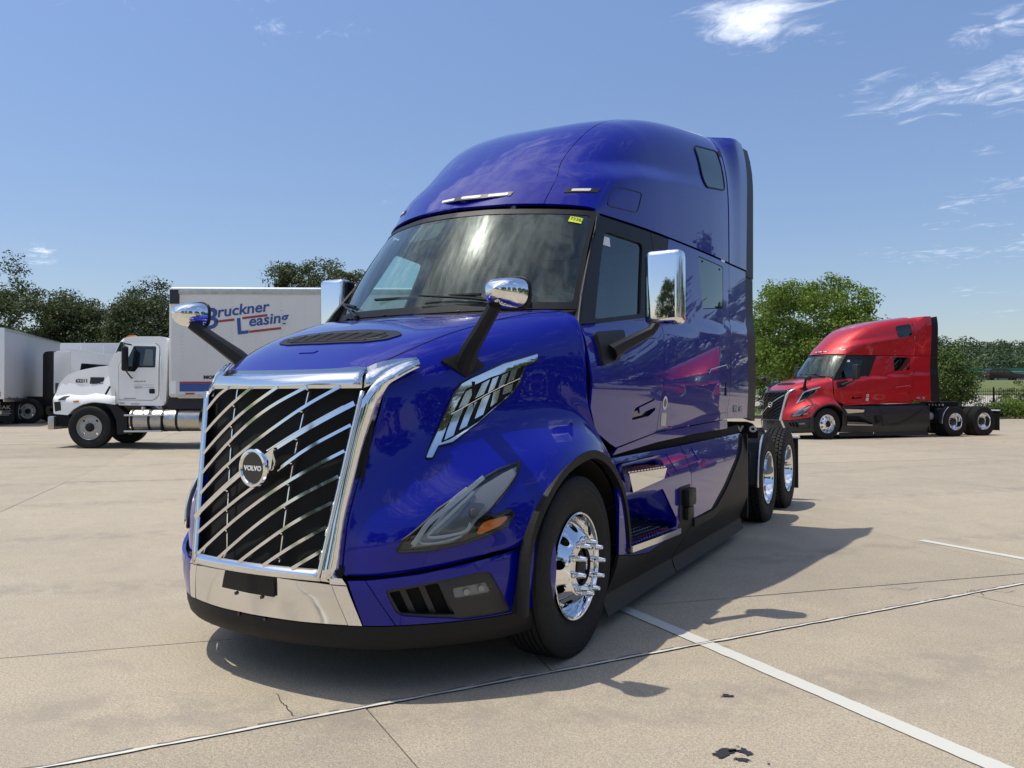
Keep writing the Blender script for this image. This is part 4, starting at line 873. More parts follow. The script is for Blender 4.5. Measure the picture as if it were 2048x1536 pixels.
        for (yy, zz_) in ((-.80, .895),):
            p = Vector(HF(yy, zz_)); p = Vector((s*(p.x+.012), p.y-.008, p.z)); MB().cyl(p, p+Vector((s*.008, -.006, 0)), .026, .022, 20).done('projector', glassy, lampo)
        sp_('lens', HLO, lensg, HF, .0, sp=.04, off=.026, parent=lampo)
        # air vent on the hood side
        VO = rnd([(-0.85, 1.159), (-0.825, 1.158), (-0.778, 1.217), (-0.703, 1.232), (-0.542, 1.322), (-0.284, 1.492), (-0.226, 1.555), (-0.187, 1.643), (-0.091, 1.677), (-0.081, 1.712), (-0.332, 1.65), (-0.543, 1.567), (-0.605, 1.538), (-0.656, 1.477), (-0.75, 1.315)], .006, 3)
        VI = rnd([(-0.763, 1.229), (-0.711, 1.314), (-0.629, 1.451), (-0.584, 1.509), (-0.425, 1.574), (-0.187, 1.64), (-0.243, 1.557), (-0.277, 1.505), (-0.525, 1.334), (-0.71, 1.245)], .010, 3)
        vt = sp_('side_vent', VO, GS, HF, .012, [VI], sp=.04, off=.012)
        ring = [Vector(HF(*q)) for q in dens(VO, .04)]; MB().tube([Vector((s*(p.x+.006), p.y-.003, p.z)) for p in ring+[ring[0]]], .006, 6).done('vent_gasket', blk, vt)
        sp_('vent_recess', VI, dark, HF, 0, sp=.05, off=.003, parent=vt)
        c_ = [Vector(HF(*q)) for q in [(-0.68, 1.38), (-0.577, 1.428), (-0.453, 1.487), (-0.355, 1.527), (-0.233, 1.571)]]; MB().strip([Vector((s*(p.x+.010), p.y-.004, p.z)) for p in c_], .004, .01, Vector((s, 0, 0))).done('vent_rail', VF, vt)
        for q in [[(-0.583, 1.496), (-0.525, 1.522), (-0.577, 1.428), (-0.634, 1.407)], [(-0.481, 1.539), (-0.431, 1.562), (-0.476, 1.483), (-0.531, 1.457)], [(-0.415, 1.565), (-0.372, 1.582), (-0.408, 1.512), (-0.45, 1.489)], [(-0.35, 1.585), (-0.307, 1.602), (-0.341, 1.535), (-0.385, 1.512)], [(-0.286, 1.611), (-0.241, 1.625), (-0.273, 1.564), (-0.32, 1.543)], [(-0.663, 1.382), (-0.601, 1.41), (-0.685, 1.266), (-0.74, 1.243)], [(-0.571, 1.423), (-0.518, 1.444), (-0.6, 1.311), (-0.648, 1.292)], [(-0.486, 1.461), (-0.433, 1.484), (-0.49, 1.372), (-0.546, 1.348)], [(-0.414, 1.492), (-0.369, 1.509), (-0.394, 1.439), (-0.44, 1.413)], [(-0.342, 1.523), (-0.28, 1.541), (-0.291, 1.495), (-0.355, 1.479)]]:
            sp_('vent_fin', q, VF, HF, .012, sp=.05, off=.009, parent=vt)
        # cowl side and A pillar
        An_ = [[(.905, 1.03, 2.762), (.95, .78, 2.40), (1.0, .50, 2.03), (1.005, .40, 1.955), (.98, .36, 1.93)], [(S(1.06, 2.748)+.001, 1.062, 2.752), (S(.77, 2.42)+.001, .77, 2.42), (S(.50, 2.11)+.001, .49, 2.11), (S(.35, 1.93), .36, 1.935), (S(.33, 1.88), .33, 1.86)]]
        v2_, f2_, _ = net_mesh(An_, 4, 30, mirror=(s == -1)); bm_ = bmesh.new(); me_ = bpy.data.meshes.new('t'); me_.from_pydata([tuple(p) for p in v2_], [], [tuple(t) for t in f2_]); bm_.from_mesh(me_)
        ap = obj('windscreen_pillar', from_bm(bm_, True, 50), blk, T); md_ = ap.modifiers.new('t', 'SOLIDIFY'); md_.thickness = .02; md_.offset = 0
        # steer wheel, drive wheels
        wheel(T, 1.085, 0, kind='steer', s=s)
        for yy in (5.44, 6.76): wheel(T, 1.085, yy, kind='drive', s=s); wheel(T, .75, yy, kind='inner', s=s)
        # quarter fender ahead of the drive tyres
        q0 = [Vector((s*1.215, 5.44-.60*math.cos(a), .50+.60*math.sin(a))) for a in np.linspace(R(-5), R(58), 14)]
        q1 = [Vector((s*.60, p.y, p.z)) for p in q0]; loft('quarter_fender', q0, q1, blk, th=.012)
        MB().tube([p+Vector((0, -.004, 0)) for p in q0], .012, 8).done('fender_edge', silver, T)
        # mud flap
        MB().box((s*.62, 7.46, .17), (s*1.22, 7.475, .86)).done('mud_flap', blk, T); MB().box((s*.60, 7.43, .86), (s*1.24, 7.49, .90), .006).done('flap_bracket', whitep, T)
        MB().box((s*.50, 7.50, .86), (s*.72, 7.53, .96), .01).done('tail_lamp', redlens, T)
        # frame rail
        MB().box((s*.40, -.9, .78), (s*.48, 7.55, 1.02), .008).done('frame_rail', frame_m, T)
        MB().box((s*.25, 4.78, .50), (s*1.15, 4.83, .84), .02).box((s*.5, 4.86, .84), (s*.9, 4.95, .98), .01).done('mud_guard', frame_m, T)
        MB().cyl((s*.80, 4.45, .70), (s*.80, 4.75, .70), .14).done('air_tank', silver_paint, T)
        # roof side
        a0 = PH
        sp_('roof_side', [(0.0, .0), (3.0, .0)]+[(3.0*v_, seam_t(v_)) for v_ in np.linspace(1, 0, 22)]+[(0.0, .40)], blue, RF, .02, sp=.04)
    # roof centre
    obj('roof_centre', panel([(3.0*v_, -(.997-seam_t(v_))) for v_ in np.linspace(0, 1, 22)]+[(3.0*v_, .997-seam_t(v_)) for v_ in np.linspace(1, 0, 22)], RFm, .02, (), .03, 1), blue, T)
    # closing of roof top to extender
    obj('roof_rear', panel([(3.005, -.7), (3.005, .7), (3.75, .7), (3.75, -.7)], lambda a, b: (lambda q: (q[0] if b <= 0 else -q[0], q[1]+(a-3)*.95, q[2]-.012-.03*sst(a, 3.2, 3.75)))(roof(1.0, 1-abs(b))), .02, (), .06, 1), blue, T)
    # marker lamps on the brow: traced on the roof by (x, z)
    return T, HF, HT, bvh
def build_truck_2(T, HF, HT):
    # roof lookup
    vs = []; fs = []; nA, nB = 70, 40
    for i in range(nA):
        for j in range(nB): vs.append(roof(i/(nA-1), j/(nB-1)))
    for i in range(nA-1):
        for j in range(nB-1): fs.append((i*nB+j, (i+1)*nB+j, (i+1)*nB+j+1, i*nB+j+1))
    for x, y, z in list(vs): vs.append((-x, y, z))
    n0 = nA*nB; fs += [tuple(i+n0 for i in t) for t in fs]
    rb = BVHTree.FromPolygons([Vector(p) for p in vs], fs)
    def RS(y, z):
        h = rb.ray_cast(Vector((3, y, z)), Vector((-1, 0, 0))); return (h[0].x, y, z) if h[0] else (1.1, y, z)
    def RFr(x, z):
        h = rb.ray_cast(Vector((x, -2, z)), Vector((0, 1, 0))); return (x, h[0].y, z) if h[0] else (x, 1.0, z)
    def pf(name, poly, m, fn, s=1, parent=T, **k): return obj(name, panel(poly, fn, side=s, **k), m, parent)
    # marker lamps
    c = pf('marker_lamp', rnd([(-.246, 2.873), (.365, 2.880), (.375, 2.914), (-.272, 2.906)], .006), gry2, RFr, th=.006, sp=.04, off=.005)
    for x0 in (-.145, .067, .272): pf('led_strip', rnd([(x0-.072, 2.883), (x0+.072, 2.884), (x0+.072, 2.903), (x0-.072, 2.902)], .004), led_w, RFr, parent=c, th=.003, sp=.04, off=.008)
    for s in (1, -1):
        c = pf('marker_lamp', rnd([(.690, 2.904), (.868, 2.922), (.878, 2.962), (.703, 2.941)], .006), gry2, RFr, s, th=.006, sp=.04, off=.005)
        pf('led_strip', rnd([(.729, 2.917), (.831, 2.928), (.833, 2.948), (.731, 2.936)], .004), led, RFr, s, c, th=.003, sp=.04, off=.008)
        rp = rnd([(1.176, 2.846), (1.237, 2.950), (1.33, 3.005), (1.68, 3.026), (1.60, 2.860), (1.217, 2.838)], .04)
        rg_ = [Vector(RS(*q)) for q in dens(rp, .04)]; MB().tube([Vector((s*(p.x+.001), p.y, p.z)) for p in rg_+[rg_[0]]], .0035, 5).done('panel_seam', blk, T)
        # roof side window
        w = rnd([(2.98, 3.745), (3.55, 3.83), (3.58, 3.45), (3.05, 3.37)], [.07, .05, .05, .06])
        g = pf('roof_window', w, privg, RS, s, th=.006, sp=.12, off=.006); pf('window_liner', w, dark, RS, s, g, th=0, sp=.12, off=.0015)
        ring = [Vector(RS(*p))+Vector((.006, 0, 0)) for p in dens(w, .05)]; ring = [Vector((s*p.x, p.y, p.z)) for p in ring+[ring[0]]]; MB().tube(ring, .007, 6).done('window_gasket', blk, g)
    # windscreen
    head = [(0, .60, 2.765), (.30, .645, 2.765), (.61, .79, 2.763), (.80, .925, 2.762), (.905, 1.03, 2.76)]
    base = [(0, .10, 2.015), (.32, .155, 2.02), (.65, .27, 2.028), (.87, .40, 2.03), (1.0, .50, 2.03)]
    def WS(a, b):
        t = abs(a)*4; p = Vector(crs(np.array(base), t))*(1-b)+Vector(crs(np.array(head), t))*b
        p.y -= .035*4*b*(1-b)*1.0; p.x = math.copysign(p.x, a) if a else 0; return tuple(p)
    op = rnd([(-.93, .055), (.93, .055), (.948, .958), (-.948, .958)], [.05, .05, .07, .07])
    cam_tab = rnd([(-.345, .95), (-.33, .80), (-.29, .765), (-.12, .765), (-.07, .80), (-.05, .95)], .015)
    pf('windscreen_surround', [(-1, -.01), (1, -.01), (1, 1.012), (-1, 1.012)], blk, WS, holes=[op], th=.02, sp=.06)
    pf('windscreen', op, wind, WS, th=0, sp=.08, off=-.004)
    pf('sensor_housing', cam_tab, blk, WS, th=.01, sp=.05, off=-.02)
    stk = pf('paper_sticker', [(.70, .875), (.835, .855), (.843, .915), (.708, .935)], yellow_p, WS, th=0, sp=.03, off=.002)
    p = Vector(WS(.71, .893)); q = Vector(WS(.83, .875)); up_ = (Vector(WS(.71, .95))-p).normalized(); ex = (q-p).normalized(); nn = ex.cross(up_).normalized(); up_ = nn.cross(ex)
    tx = text('73362', .047, blk_mark, stk, p+nn*.004, (0, 0, 0), 'handwriting', .0004, .25, xs=.82)
    tx.rotation_euler = Matrix((ex, up_, nn)).transposed().to_euler()
    # cowl: from hood rear edge to the glass
    hr = [Vector(HN[i][8]) for i in range(3)]
    A1 = [Vector(crs(np.array([p_ for p_ in hr]), t)) for t in np.linspace(0, 2, 16)]; B1 = [Vector(crs(np.array(base), t)) for t in np.linspace(0, 4, 16)]
    V = []; F = []
    row = [(-1, i) for i in range(15, 0, -1)]+[(1, i) for i in range(16)]
    for sgn, i in row:
        for k in range(4):
            p_ = A1[i].lerp(B1[i], k/3); V.append((sgn*p_.x, p_.y+.012, p_.z-(.022 if k in (0,) else .012)*1.0+(.006 if k == 3 else 0)))
    for i in range(len(row)-1):
        for k in range(3): F.append((i*4+k, (i+1)*4+k, (i+1)*4+k+1, i*4+k+1))
    obj('cowl', mesh(V, F), gry, T)
    for a in (-.55, -.2, .25, .55):
        p_ = Vector(WS(a, -.035)); MB().cyl(p_+Vector((0, -.01, .012)), p_+Vector((0, -.014, .022)), .011, n=10).done('bolt', blk_g, T)
    # wipers
    for piv, tip, bl0, bl1 in (((.60, .10), (.02, .125), (-.32, .135), (.34, .12)), ((-.42, .06), (-.78, .13), (-.96, .17), (-.50, .09))):
        a = Vector(WS(piv[0], piv[1]-.09))+Vector((0, -.035, .01)); b = Vector(WS(*tip))+Vector((0, -.04, .02)); c0 = Vector(WS(*bl0))+Vector((0, -.022, .012)); c1 = Vector(WS(*bl1))+Vector((0, -.022, .012))
        wp = MB().tube([a, (a+b)/2+Vector((0, -.012, .01)), b], [.012, .009, .007], 8).cyl(a-Vector((0, 0, .02)), a+Vector((0, 0, .015)), .02, n=12).done('wiper', blk, T)
        pts = [c0.lerp(c1, t)+Vector((0, -.014*math.sin(math.pi*t), 0)) for t in np.linspace(0, 1, 10)]
        MB().strip(pts, .012, .022, Vector((0, -1, .3))).done('wiper_blade', blk, wp)
    # vents in the cab interior: dash, wheel, seats, back wall, header
    dv = []; df = []
    nx_ = 20
    for i in range(nx_+1):
        a = -.97+1.94*i/nx_; p0 = Vector(WS(a, .03)); 
        for k, (dy, dz) in enumerate(((.02, -.03), (.20, -.02), (.42, -.01), (.52, -.06), (.54, -.35))): dv.append((p0.x*.98, max(p0.y, .2*0)+dy, p0.z+dz-.03))
    for i in range(nx_):
        for k in range(4): df.append((i*5+k, (i+1)*5+k, (i+1)*5+k+1, i*5+k+1))
    obj('dashboard', mesh(dv, df), intr, T)
    MB().box((-.28, .55, 1.86), (.14, .72, 2.10), .03).done('dash_console', intr, T)
    bm = MB(); c_ = Vector((.50, .98, 2.02)); tors = []
    ax1 = Vector((1, 0, 0)); ax2 = Vector((0, .45, .89)).normalized()
    bm.tube([c_+ax1*.225*math.cos(t)+ax2*.225*math.sin(t) for t in np.linspace(0, 2*math.pi, 29)], .016, 8, False)
    bm.tube([c_-ax1*.22, c_+ax1*.22], .018, 6); bm.cyl(c_, c_+Vector((0, -.25, -.15)), .06, .05); bm.done('steering_wheel', blk, T)
    for x0 in (.52, -.52):
        se = MB(); se.box((x0-.25, 1.15, 1.55), (x0+.25, 1.60, 1.72), .05).box((x0-.25, 1.55, 1.65), (x0+.25, 1.72, 2.32), .06).box((x0-.15, 1.60, 2.33), (x0+.15, 1.70, 2.56), .05); se.done('seat', intr, T)
    MB().box((-1.02, 2.35, 1.3), (1.02, 2.40, 2.72)).done('rear_curtain', intr, T); MB().box((-1.1, .5, 1.25), (1.1, 2.4, 1.28)).done('cab_floor', dark, T)
    MB().prism([(-.86, 1.08), (-.98, 1.8), (-1.0, 2.4), (1.0, 2.4), (.98, 1.8), (.86, 1.08), (.60, .87), (.3, .73), (0, .69), (-.3, .73), (-.60, .87)], 2.69, 2.735).done('headliner', intr, T)
    # deck: letters plate, fifth wheel, crossmembers
    pl = MB().prism(rnd([(.42, .98), (1.20, .98), (1.20, 1.06), (1.14, 1.145), (1.08, 1.165), (.42, 1.165)], .01), 4.94, 4.96, lambda a, b, c: (a, c, b)).done('name_plate', blk, T)
    for i, ch in enumerate('VOLVO'): text(ch, .085, wht_mark, pl, (.585+.140*i, 4.936, 1.055), (R(90), 0, 0), 'lettering', .0015, align='CENTER', offset=.006, xs=1.15)
    MB().prism([(-.42, 5.55), (-.45, 6.1), (-.35, 6.6), (-.08, 6.75), (-.06, 6.25), (.06, 6.25), (.08, 6.75), (.35, 6.6), (.45, 6.1), (.42, 5.55), (.2, 5.35), (-.2, 5.35)], 1.13, 1.18, None).box((-.45, 5.7, 1.02), (-.38, 6.4, 1.14)).box((.38, 5.7, 1.02), (.45, 6.4, 1.14)).done('fifth_wheel', blk, T)
    MB().box((-.42, 7.4, .80), (.42, 7.5, 1.0)).box((-.42, 4.9, .80), (.42, 5.0, 1.0)).box((-.9, 5.36, .40), (.9, 5.52, .56), .03).box((-.9, 6.68, .40), (.9, 6.84, .56), .03).done('axle', frame_m, T)
    MB().box((-1.0, 3.0, .35), (1.0, 4.2, 1.1)).box((-1.0, .75, .35), (1.0, 3.0, .95)).done('chassis_core', dark, T)
    # back wall of the cab
    MB().box((-1.12, 3.62, 1.2), (1.12, 3.66, 3.85)).done('cab_back', intr, T)
    # stickers on the driver's side
    def SFx(y, z): return SF(y, z)
    st = obj('round_sticker', panel(circ(1.655, 1.412, .052, 24), SFx, 0, (), .05, 1, .002), wht_mark, T); obj('sticker_print', panel(circ(1.655, 1.412, .032, 18), SFx, 0, (), .05, 1, .003), mat('print_brown', (.22, .13, .11), .5), st)
    obj('label_plate', panel(rnd([(1.59, 1.338), (1.70, 1.336), (1.70, 1.238), (1.585, 1.242)], .012), SFx, .002, (), .05, 1, .003), mat('label_beige', (.62, .56, .46), .5), T)
    text('VNL', .095, silver_paint, T, (S(3.9, 1.33)+.006, 3.70, 1.30), (R(90), 0, R(90)), 'lettering', .002, offset=.002); text('860', .07, silver_paint, T, (S(3.9, 1.33)+.006, 3.95, 1.305), (R(90), 0, R(90)), 'lettering', .002, offset=.002)
    fr_ = MB(); 
    for q0, q1 in (((3.93, 1.292), (4.13, 1.292)), ((3.93, 1.372), (4.13, 1.372))): fr_.strip([Vector((S(3.9, 1.33)+.004, *q0)), Vector((S(3.9, 1.33)+.004, *q1))], .005, .003, Vector((1, 0, 0)))
    fr_.done('badge_outline', silver_paint, T)
    obj('inspection_label', panel([(.99, 2.53), (1.06, 2.60), (1.15, 2.60), (1.13, 2.53)], SF, 0, (), .1, 1, -.010), wht_mark, T)
    # phone holder and grab rail seen through the door glass
    MB().tube([(.86, 1.28, 1.95), (.87, 1.26, 2.28), (.87, 1.20, 2.33), (.87, 1.14, 2.30), (.87, 1.14, 2.38)], .006, 6).tube([(.87, 1.20, 2.33), (.87, 1.33, 2.34), (.87, 1.36, 2.40)], .006, 6).box((.86, 1.33, 2.38), (.88, 1.40, 2.43), .004).done('phone_holder', blk, T)
    # locker door handle and its bright top edge
    MB().tube([Vector(SF(*q))+Vector((.004, 0, 0)) for q in ((2.80, 1.66), (2.84, 1.695), (3.38, 1.752), (3.43, 1.72))], .004, 6).done('door_edge_trim', silver, T)
    MB().box((S(3.36, 1.5)-.004, 3.345, 1.46), (S(3.36, 1.5)+.008, 3.375, 1.58), .004).done('latch', blk, T)
    return
T1, HF, HT, HBVH = build_truck(); build_truck_2(T1, HF, HT)
tag(T1, 'glossy deep blue sleeper semi truck with chrome diagonal grille parked in the foreground', 'semi truck', 'sleeper semi trucks')
# ------------------------------------------------------------ copies of the sleeper truck in red
def copy_tree(o, over=None, parent=None):
    c = o.copy(); col.objects.link(c); c.parent = parent
    if over and c.type == 'MESH':
        for i, sl in enumerate(c.material_slots):
            m = sl.material
            if m and m.name in over: sl.link = 'OBJECT'; sl.material = over[m.name]
    for ch in list(o.children): copy_tree(ch, over, c)
    return c
OVER = {'blue_paint': red, 'grille_bright': blk_g, 'grille_surround': blk_g, 'grille_side_strip': silver_paint, 'mirror_shell': gry2, 'bumper_bright': gry2, 'bumper_paint': gry2, 'skirt_paint': gry2, 'vent_fin': blk_g, 'main_bar_bright': silver, 'step_bright': silver, 'black_plastic': blk, 'grey_cladding': gry2}
T2 = copy_tree(T1, OVER); T2.location = (-1.327, 24.244, -.022); T2.rotation_euler = (0, 0, -.734)
tag(T2, 'bright red sleeper semi truck with black grille parked behind the blue one, by the fence')
T3 = copy_tree(T1, OVER); T3.location = (8.4, 24.5, -.02); T3.rotation_euler = (0, 0, -.42)
tag(T3, 'second red sleeper semi truck, beyond the right edge, mirrored in the blue cab side')
for t, nm in ((T2, '73362'),):
    for o in list(t.children_recursive):
        if o.name.startswith('handwriting') or o.name.startswith('name_plate'): pass

def body(poly, x0, x1, bev, name, m, parent, seg=3, tum=None, sharp=50):
    b = MB(); b.prism(poly, x0, x1, lambda a, z, c: (c, a, z)); bm = b.bm
    if bev: bmesh.ops.bevel(bm, geom=[e for e in bm.edges if abs(e.verts[0].co.x-e.verts[1].co.x) < 1e-6], offset=bev, segments=seg, profile=.5, affect='EDGES')
    if tum:
        for v in bm.verts:
            k = tum(v.co.y, v.co.z); v.co.x *= k
    return b.done(name, m, parent, sharp=sharp)
def disc_wheel(parent, x, y, r, m_rim, s=1, holes=0, w=.28, name='wheel'):
    k = r/.512; e = obj(name, None or RIMW, None, parent, loc=(x, y, r)); e.scale = (s*k, k, k)
    return e
def simple_rim():
    prof = [(.125, .305), (.13, .298), (.115, .285), (.07, .27)]
    me = panel(circ(0, 0, .272, 48), lambda a, b: (.07+.03*max(0, 1-(math.hypot(a, b)/.2)**2), a, b), .02, [circ(.225*math.cos(R(45+90*k)), .225*math.sin(R(45+90*k)), .028, 12, 1.0) for k in range(4)]+[circ(.1427*math.cos(R(36*k)), .1427*math.sin(R(36*k)), .012, 8) for k in range(10)]+[circ(0, 0, .085, 20)], .05)
    bm = bmesh.new(); bm.from_mesh(me); v, f = lathe(prof, 48); vs = [bm.verts.new(p) for p in v]
    for t in f: bm.faces.new([vs[i] for i in t])
    me2 = from_bm(bm, True, 40); me2.materials.append(rim_w); return me2
rim_w = grain(mat('grey_steel_rim', (.40, .39, .36), .45, .2), 12, .12)
RIMW = simple_rim()
def fwheel(parent, x, y, r=.512, s=1, inner=False):
    k = r/.512; e = obj('wheel', RIMW, None, parent, loc=(s*x, y, r)); e.scale = (k, k, k)
    if s == -1: e.rotation_euler = (0, 0, math.pi)
    obj('tyre', TY_S, None, e); obj('hub', HUB_S, None, e); return e

# ------------------------------------------------------------ white day cab box truck
B = empty('box_truck', (-16.441, 9.341, .121), -1.029, 'white day cab box truck with blue and red lettering, numbered 62211', 'box truck')
tum = lambda y, z: 1-.07*sst(z, 1.95, 2.8)
sil = rnd([(-1.0, .86), (-1.02, 1.3), (-.97, 1.60), (-.72, 1.86), (-.38, 1.97), (.14, 2.06), (.36, 2.08), (.50, 2.02), (.62, 1.2), (.62, 1.09), (.36, 1.13), (.04, 1.16), (-.27, 1.09), (-.5, .96), (-.62, .83)], [.05, .1, .12, .15, .2, .1, .02, .02, .02, .02, .1, .1, .1, .05, .03], 4)
body(sil, -.95, .95, .09, 'hood', whitep, B, 4, lambda y, z: .80+.20*sst(y, -1.1, .5)*1.0+(.16*(1-sst(z, 1.2, 1.45)) if y < .7 else 0))
cab_p = rnd([(.40, 2.05), (.70, 2.76), (.92, 2.82), (1.72, 2.82), (1.87, 2.74), (1.84, 1.12), (1.76, 1.06), (.64, 1.08), (.50, 1.25)], [.02, .06, .1, .1, .06, .05, .04, .03, .02], 4)
body(cab_p, -1.08, 1.08, .06, 'cab', whitep, B, 3, tum)
wfr = rnd([(.425, 2.07), (.70, 2.70), (.78, 2.70), (.56, 2.05)], .02)
for s in (1, -1):
    body(rnd([(.44, 2.10), (.695, 2.68), (.80, 2.66), (.56, 2.04)], .02), s*.60-.44, s*.60+.44, 0, 'windscreen', mat('dark_green_glass', (.02, .045, .04), .03, 0, 1.0), B)
    f3 = lambda a, b: ((1.083)*tum(a, b)+.002, a, b)
    dp = rnd([(.67, 2.06), (.92, 2.64), (1.58, 2.63), (1.66, 2.55), (1.66, 1.32), (1.54, 1.205), (.68, 1.22)], [.02, .05, .08, .05, .08, .08, .03]); wp = rnd([(.80, 2.03), (1.02, 2.575), (1.575, 2.565), (1.58, 2.03), (1.15, 2.03), (1.07, 1.92), (.86, 1.94)], .03)
    d_ = obj('door', panel(dp, f3, .01, (), .1, s, .004), whitep, B)
    obj('door_gasket', panel([(Vector((1.17, 1.95)).lerp(Vector(p), 1.015)) for p in dp], f3, 0, (), .12, s, .001), blk, B)
    obj('door_window', panel(wp, f3, 0, (), .1, s, .007), mat('dark_glass', (.008, .012, .014), .03, 0, .8), d_)
    obj('window_gap', panel(rnd([(1.27, 2.08), (1.52, 2.08), (1.50, 2.48), (1.32, 2.50)], .03), f3, 0, (), .1, s, .009), mat('seen_through', (.10, .12, .13), .4), d_)
    obj('door_handle', panel(rnd([(1.43, 1.49), (1.57, 1.49), (1.57, 1.37), (1.43, 1.37)], .03), f3, .01, (), .1, s, .012), blk, d_)
    MB().tube([(s*1.12, 1.73, 2.30), (s*1.15, 1.73, 2.2), (s*1.15, 1.73, 1.3), (s*1.12, 1.73, 1.22)], .014, 8).done('grab_handle', whitep, B)
    mi = MB().box((s*1.30, .90, 1.93), (s*1.50, 1.02, 2.55), .06, seg=3).done('mirror', blk, B)
    MB().tube([(s*1.40, .95, 2.55), (s*1.35, .9, 2.62), (s*1.08, .98, 2.60)], .018, 8).tube([(s*1.38, .97, 1.95), (s*1.20, 1.02, 1.78), (s*1.08, 1.0, 1.76)], .018, 8).done('mirror_arm', blk, mi)
    hf3 = lambda a, b: ((.98*(.80+.20*sst(a, -1.1, .5)+(.16*(1-sst(b, 1.2, 1.45)) if a < .7 else 0)))+.004, a, b)
    obj('hood_side', panel([(a, b) for a, b in sil], hf3, .0, (), .12, s, .004), whitep, B)
    hv2 = obj('hood_vent', panel([(-.10, 1.79), (.265, 1.785), (.265, 1.61), (-.12, 1.62)], hf3, .01, (), .1, s, .006), gry2, B)
    for k in range(4): MB().strip([Vector(hf3(-.09, 1.64+.043*k))+Vector((.01, 0, 0)), Vector(hf3(.24, 1.632+.043*k))+Vector((.01, 0, 0))], .018, .01, Vector((s, 0, .5))).done('vent_slat', blk, hv2).scale = (s, 1, 1)
    obj('headlamp', panel(rnd([(-.99, 1.16), (-.82, 1.17), (-.80, .95), (-.96, .92)], .02), hf3, .01, (), .05, s, .006), blk_g, B)
    obj('headlamp', panel(rnd([(-.90, 1.21), (-.76, 1.30), (-.60, 1.315), (-.72, 1.22)], .01), hf3, .01, (), .05, s, .008), blk_g, B)
    obj('side_marker', panel([(-.48, 1.19), (-.33, 1.20), (-.33, 1.155), (-.48, 1.145)], hf3, .004, (), .05, s, .008), amber, B)
    MB().prism(rnd([(.36, 1.13), (.60, 1.10), (.88, .85), (.93, .36), (.66, .34), (.64, .70), (.52, .95)], .04), s*.75, s*1.14, lambda a, z, c: (c, a, z)).done('mud_guard', blk, B)
    fwheel(B, 1.06, 0, .525, s)
    for yy in (6.3,): fwheel(B, 1.10, yy, .512, s); fwheel(B, .78, yy, .512, s)
    MB().tube([(s*1.20, .40, 1.35), (s*1.22, .52, 1.55)], .025, 8).done('hood_latch', blk, B)
tk = MB().cyl((.98, 1.0, .70), (.98, 2.72, .70), .285, n=32).done('fuel_tank', alu_dull, B, sharp=40)
for y0 in (1.03, 1.45, 1.78, 2.13): MB().cyl((.98, y0, .70), (.98, y0+.06, .70), .292, n=32).done('tank_strap', blk, tk)
MB().cyl((.98, 1.0, .70), (.98, .97, .70), .27, .2, n=32).cyl((1.0, 1.25, .97), (1.0, 1.25, 1.04), .06, n=14).done('tank_cap', silver, tk)
for z0 in (.83, .43): MB().box((1.20, .92, z0-.02), (1.36, 1.84, z0+.025), .01).done('step', silver, B)
MB().box((1.26, .94, .43), (1.30, .97, .85)).box((1.26, 1.79, .43), (1.30, 1.82, .85)).done('step_bracket', blk, B)
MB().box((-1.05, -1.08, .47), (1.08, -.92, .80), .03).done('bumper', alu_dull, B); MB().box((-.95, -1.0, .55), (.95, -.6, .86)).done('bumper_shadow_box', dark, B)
MB().box((-.78, -1.06, .95), (.78, -.98, 1.65), .03).done('grille', blk_g, B)
MB().box((-.50, -.9, .62), (-.40, 9.4, .92)).box((.40, -.9, .62), (.50, 9.4, .92)).box((-.6, -.5, .45), (.6, .6, 1.2)).box((-.9, 6.2, .4), (.9, 6.4, .6)).box((-1.1, 1.9, .98), (1.1, 9.4, 1.25)).done('chassis', frame_m, B)  # last wide box is added to darken the space under the cargo box
MB().prism(rnd([(.66, 2.82), (.74, 2.875), (.86, 2.88), (.93, 2.84), (.93, 2.80), (.66, 2.80)], .02), -.05, .05, lambda a, z, c: (c+.62, a, z)).prism(rnd([(.66, 2.82), (.74, 2.875), (.86, 2.88), (.93, 2.84), (.93, 2.80), (.66, 2.80)], .02), -.05, .05, lambda a, z, c: (c-.62, a, z)).prism(rnd([(.66, 2.82), (.74, 2.875), (.86, 2.88), (.93, 2.84), (.93, 2.80), (.66, 2.80)], .02), -.05, .05, lambda a, z, c: (c, a, z)).done('roof_marker', amber, B)
bx = MB().box((-1.27, 1.97, 1.27), (1.27, 9.6, 4.05), .09, seg=4).done('cargo_box', grain(mat('box_skin', (.60, .60, .59), .38), 1.4, .07), B, sharp=40)
bs = MB()
MB().box((-1.285, 2.22, 3.86), (1.285, 9.6, 4.0), .01).done('top_rail', alu_dull, bx); MB().box((-1.285, 2.22, 1.25), (1.285, 9.6, 1.345), .006).done('bottom_rail', alu_dull, bx)
MB().box((1.266, 2.0, 3.62), (1.28, 2.24, 3.98)).done('corner_casting', gry2, bx)
MB().box((1.272, 2.25, 1.42), (1.276, 9.6, 1.62)).done('blue_stripe', blu_mark, bx); MB().box((1.272, 2.25, 1.621), (1.277, 9.6, 1.668)).done('red_stripe', red_mark, bx)
MB().box((1.272, 2.03, 1.36), (1.276, 2.16, 1.68)).done('notice_plate', wht_mark, bx)
for k in range(9): MB().box((1.286, 2.4+.8*k, 1.345), (1.29, 2.62+.8*k, 1.385)).done('reflector', redlens, bx)
for k in range(12):     # riveted seams of the side sheets
    y0 = 2.28+.615*k; rv = MB()
    for j in range(22):
        for dy in ((0,) if k % 2 else (0, .04)): rv.box((1.268, y0+dy, 1.74+.095*j), (1.276, y0+dy+.014, 1.754+.095*j))
    rv.done('rivet_row', alu_dull, bx, smooth=False)
def btext(s, size, y, z, m, par=None, **k): return text(s, size, m, par or bx, (1.279, y, z), (R(90+0), 0, R(90)), **k)
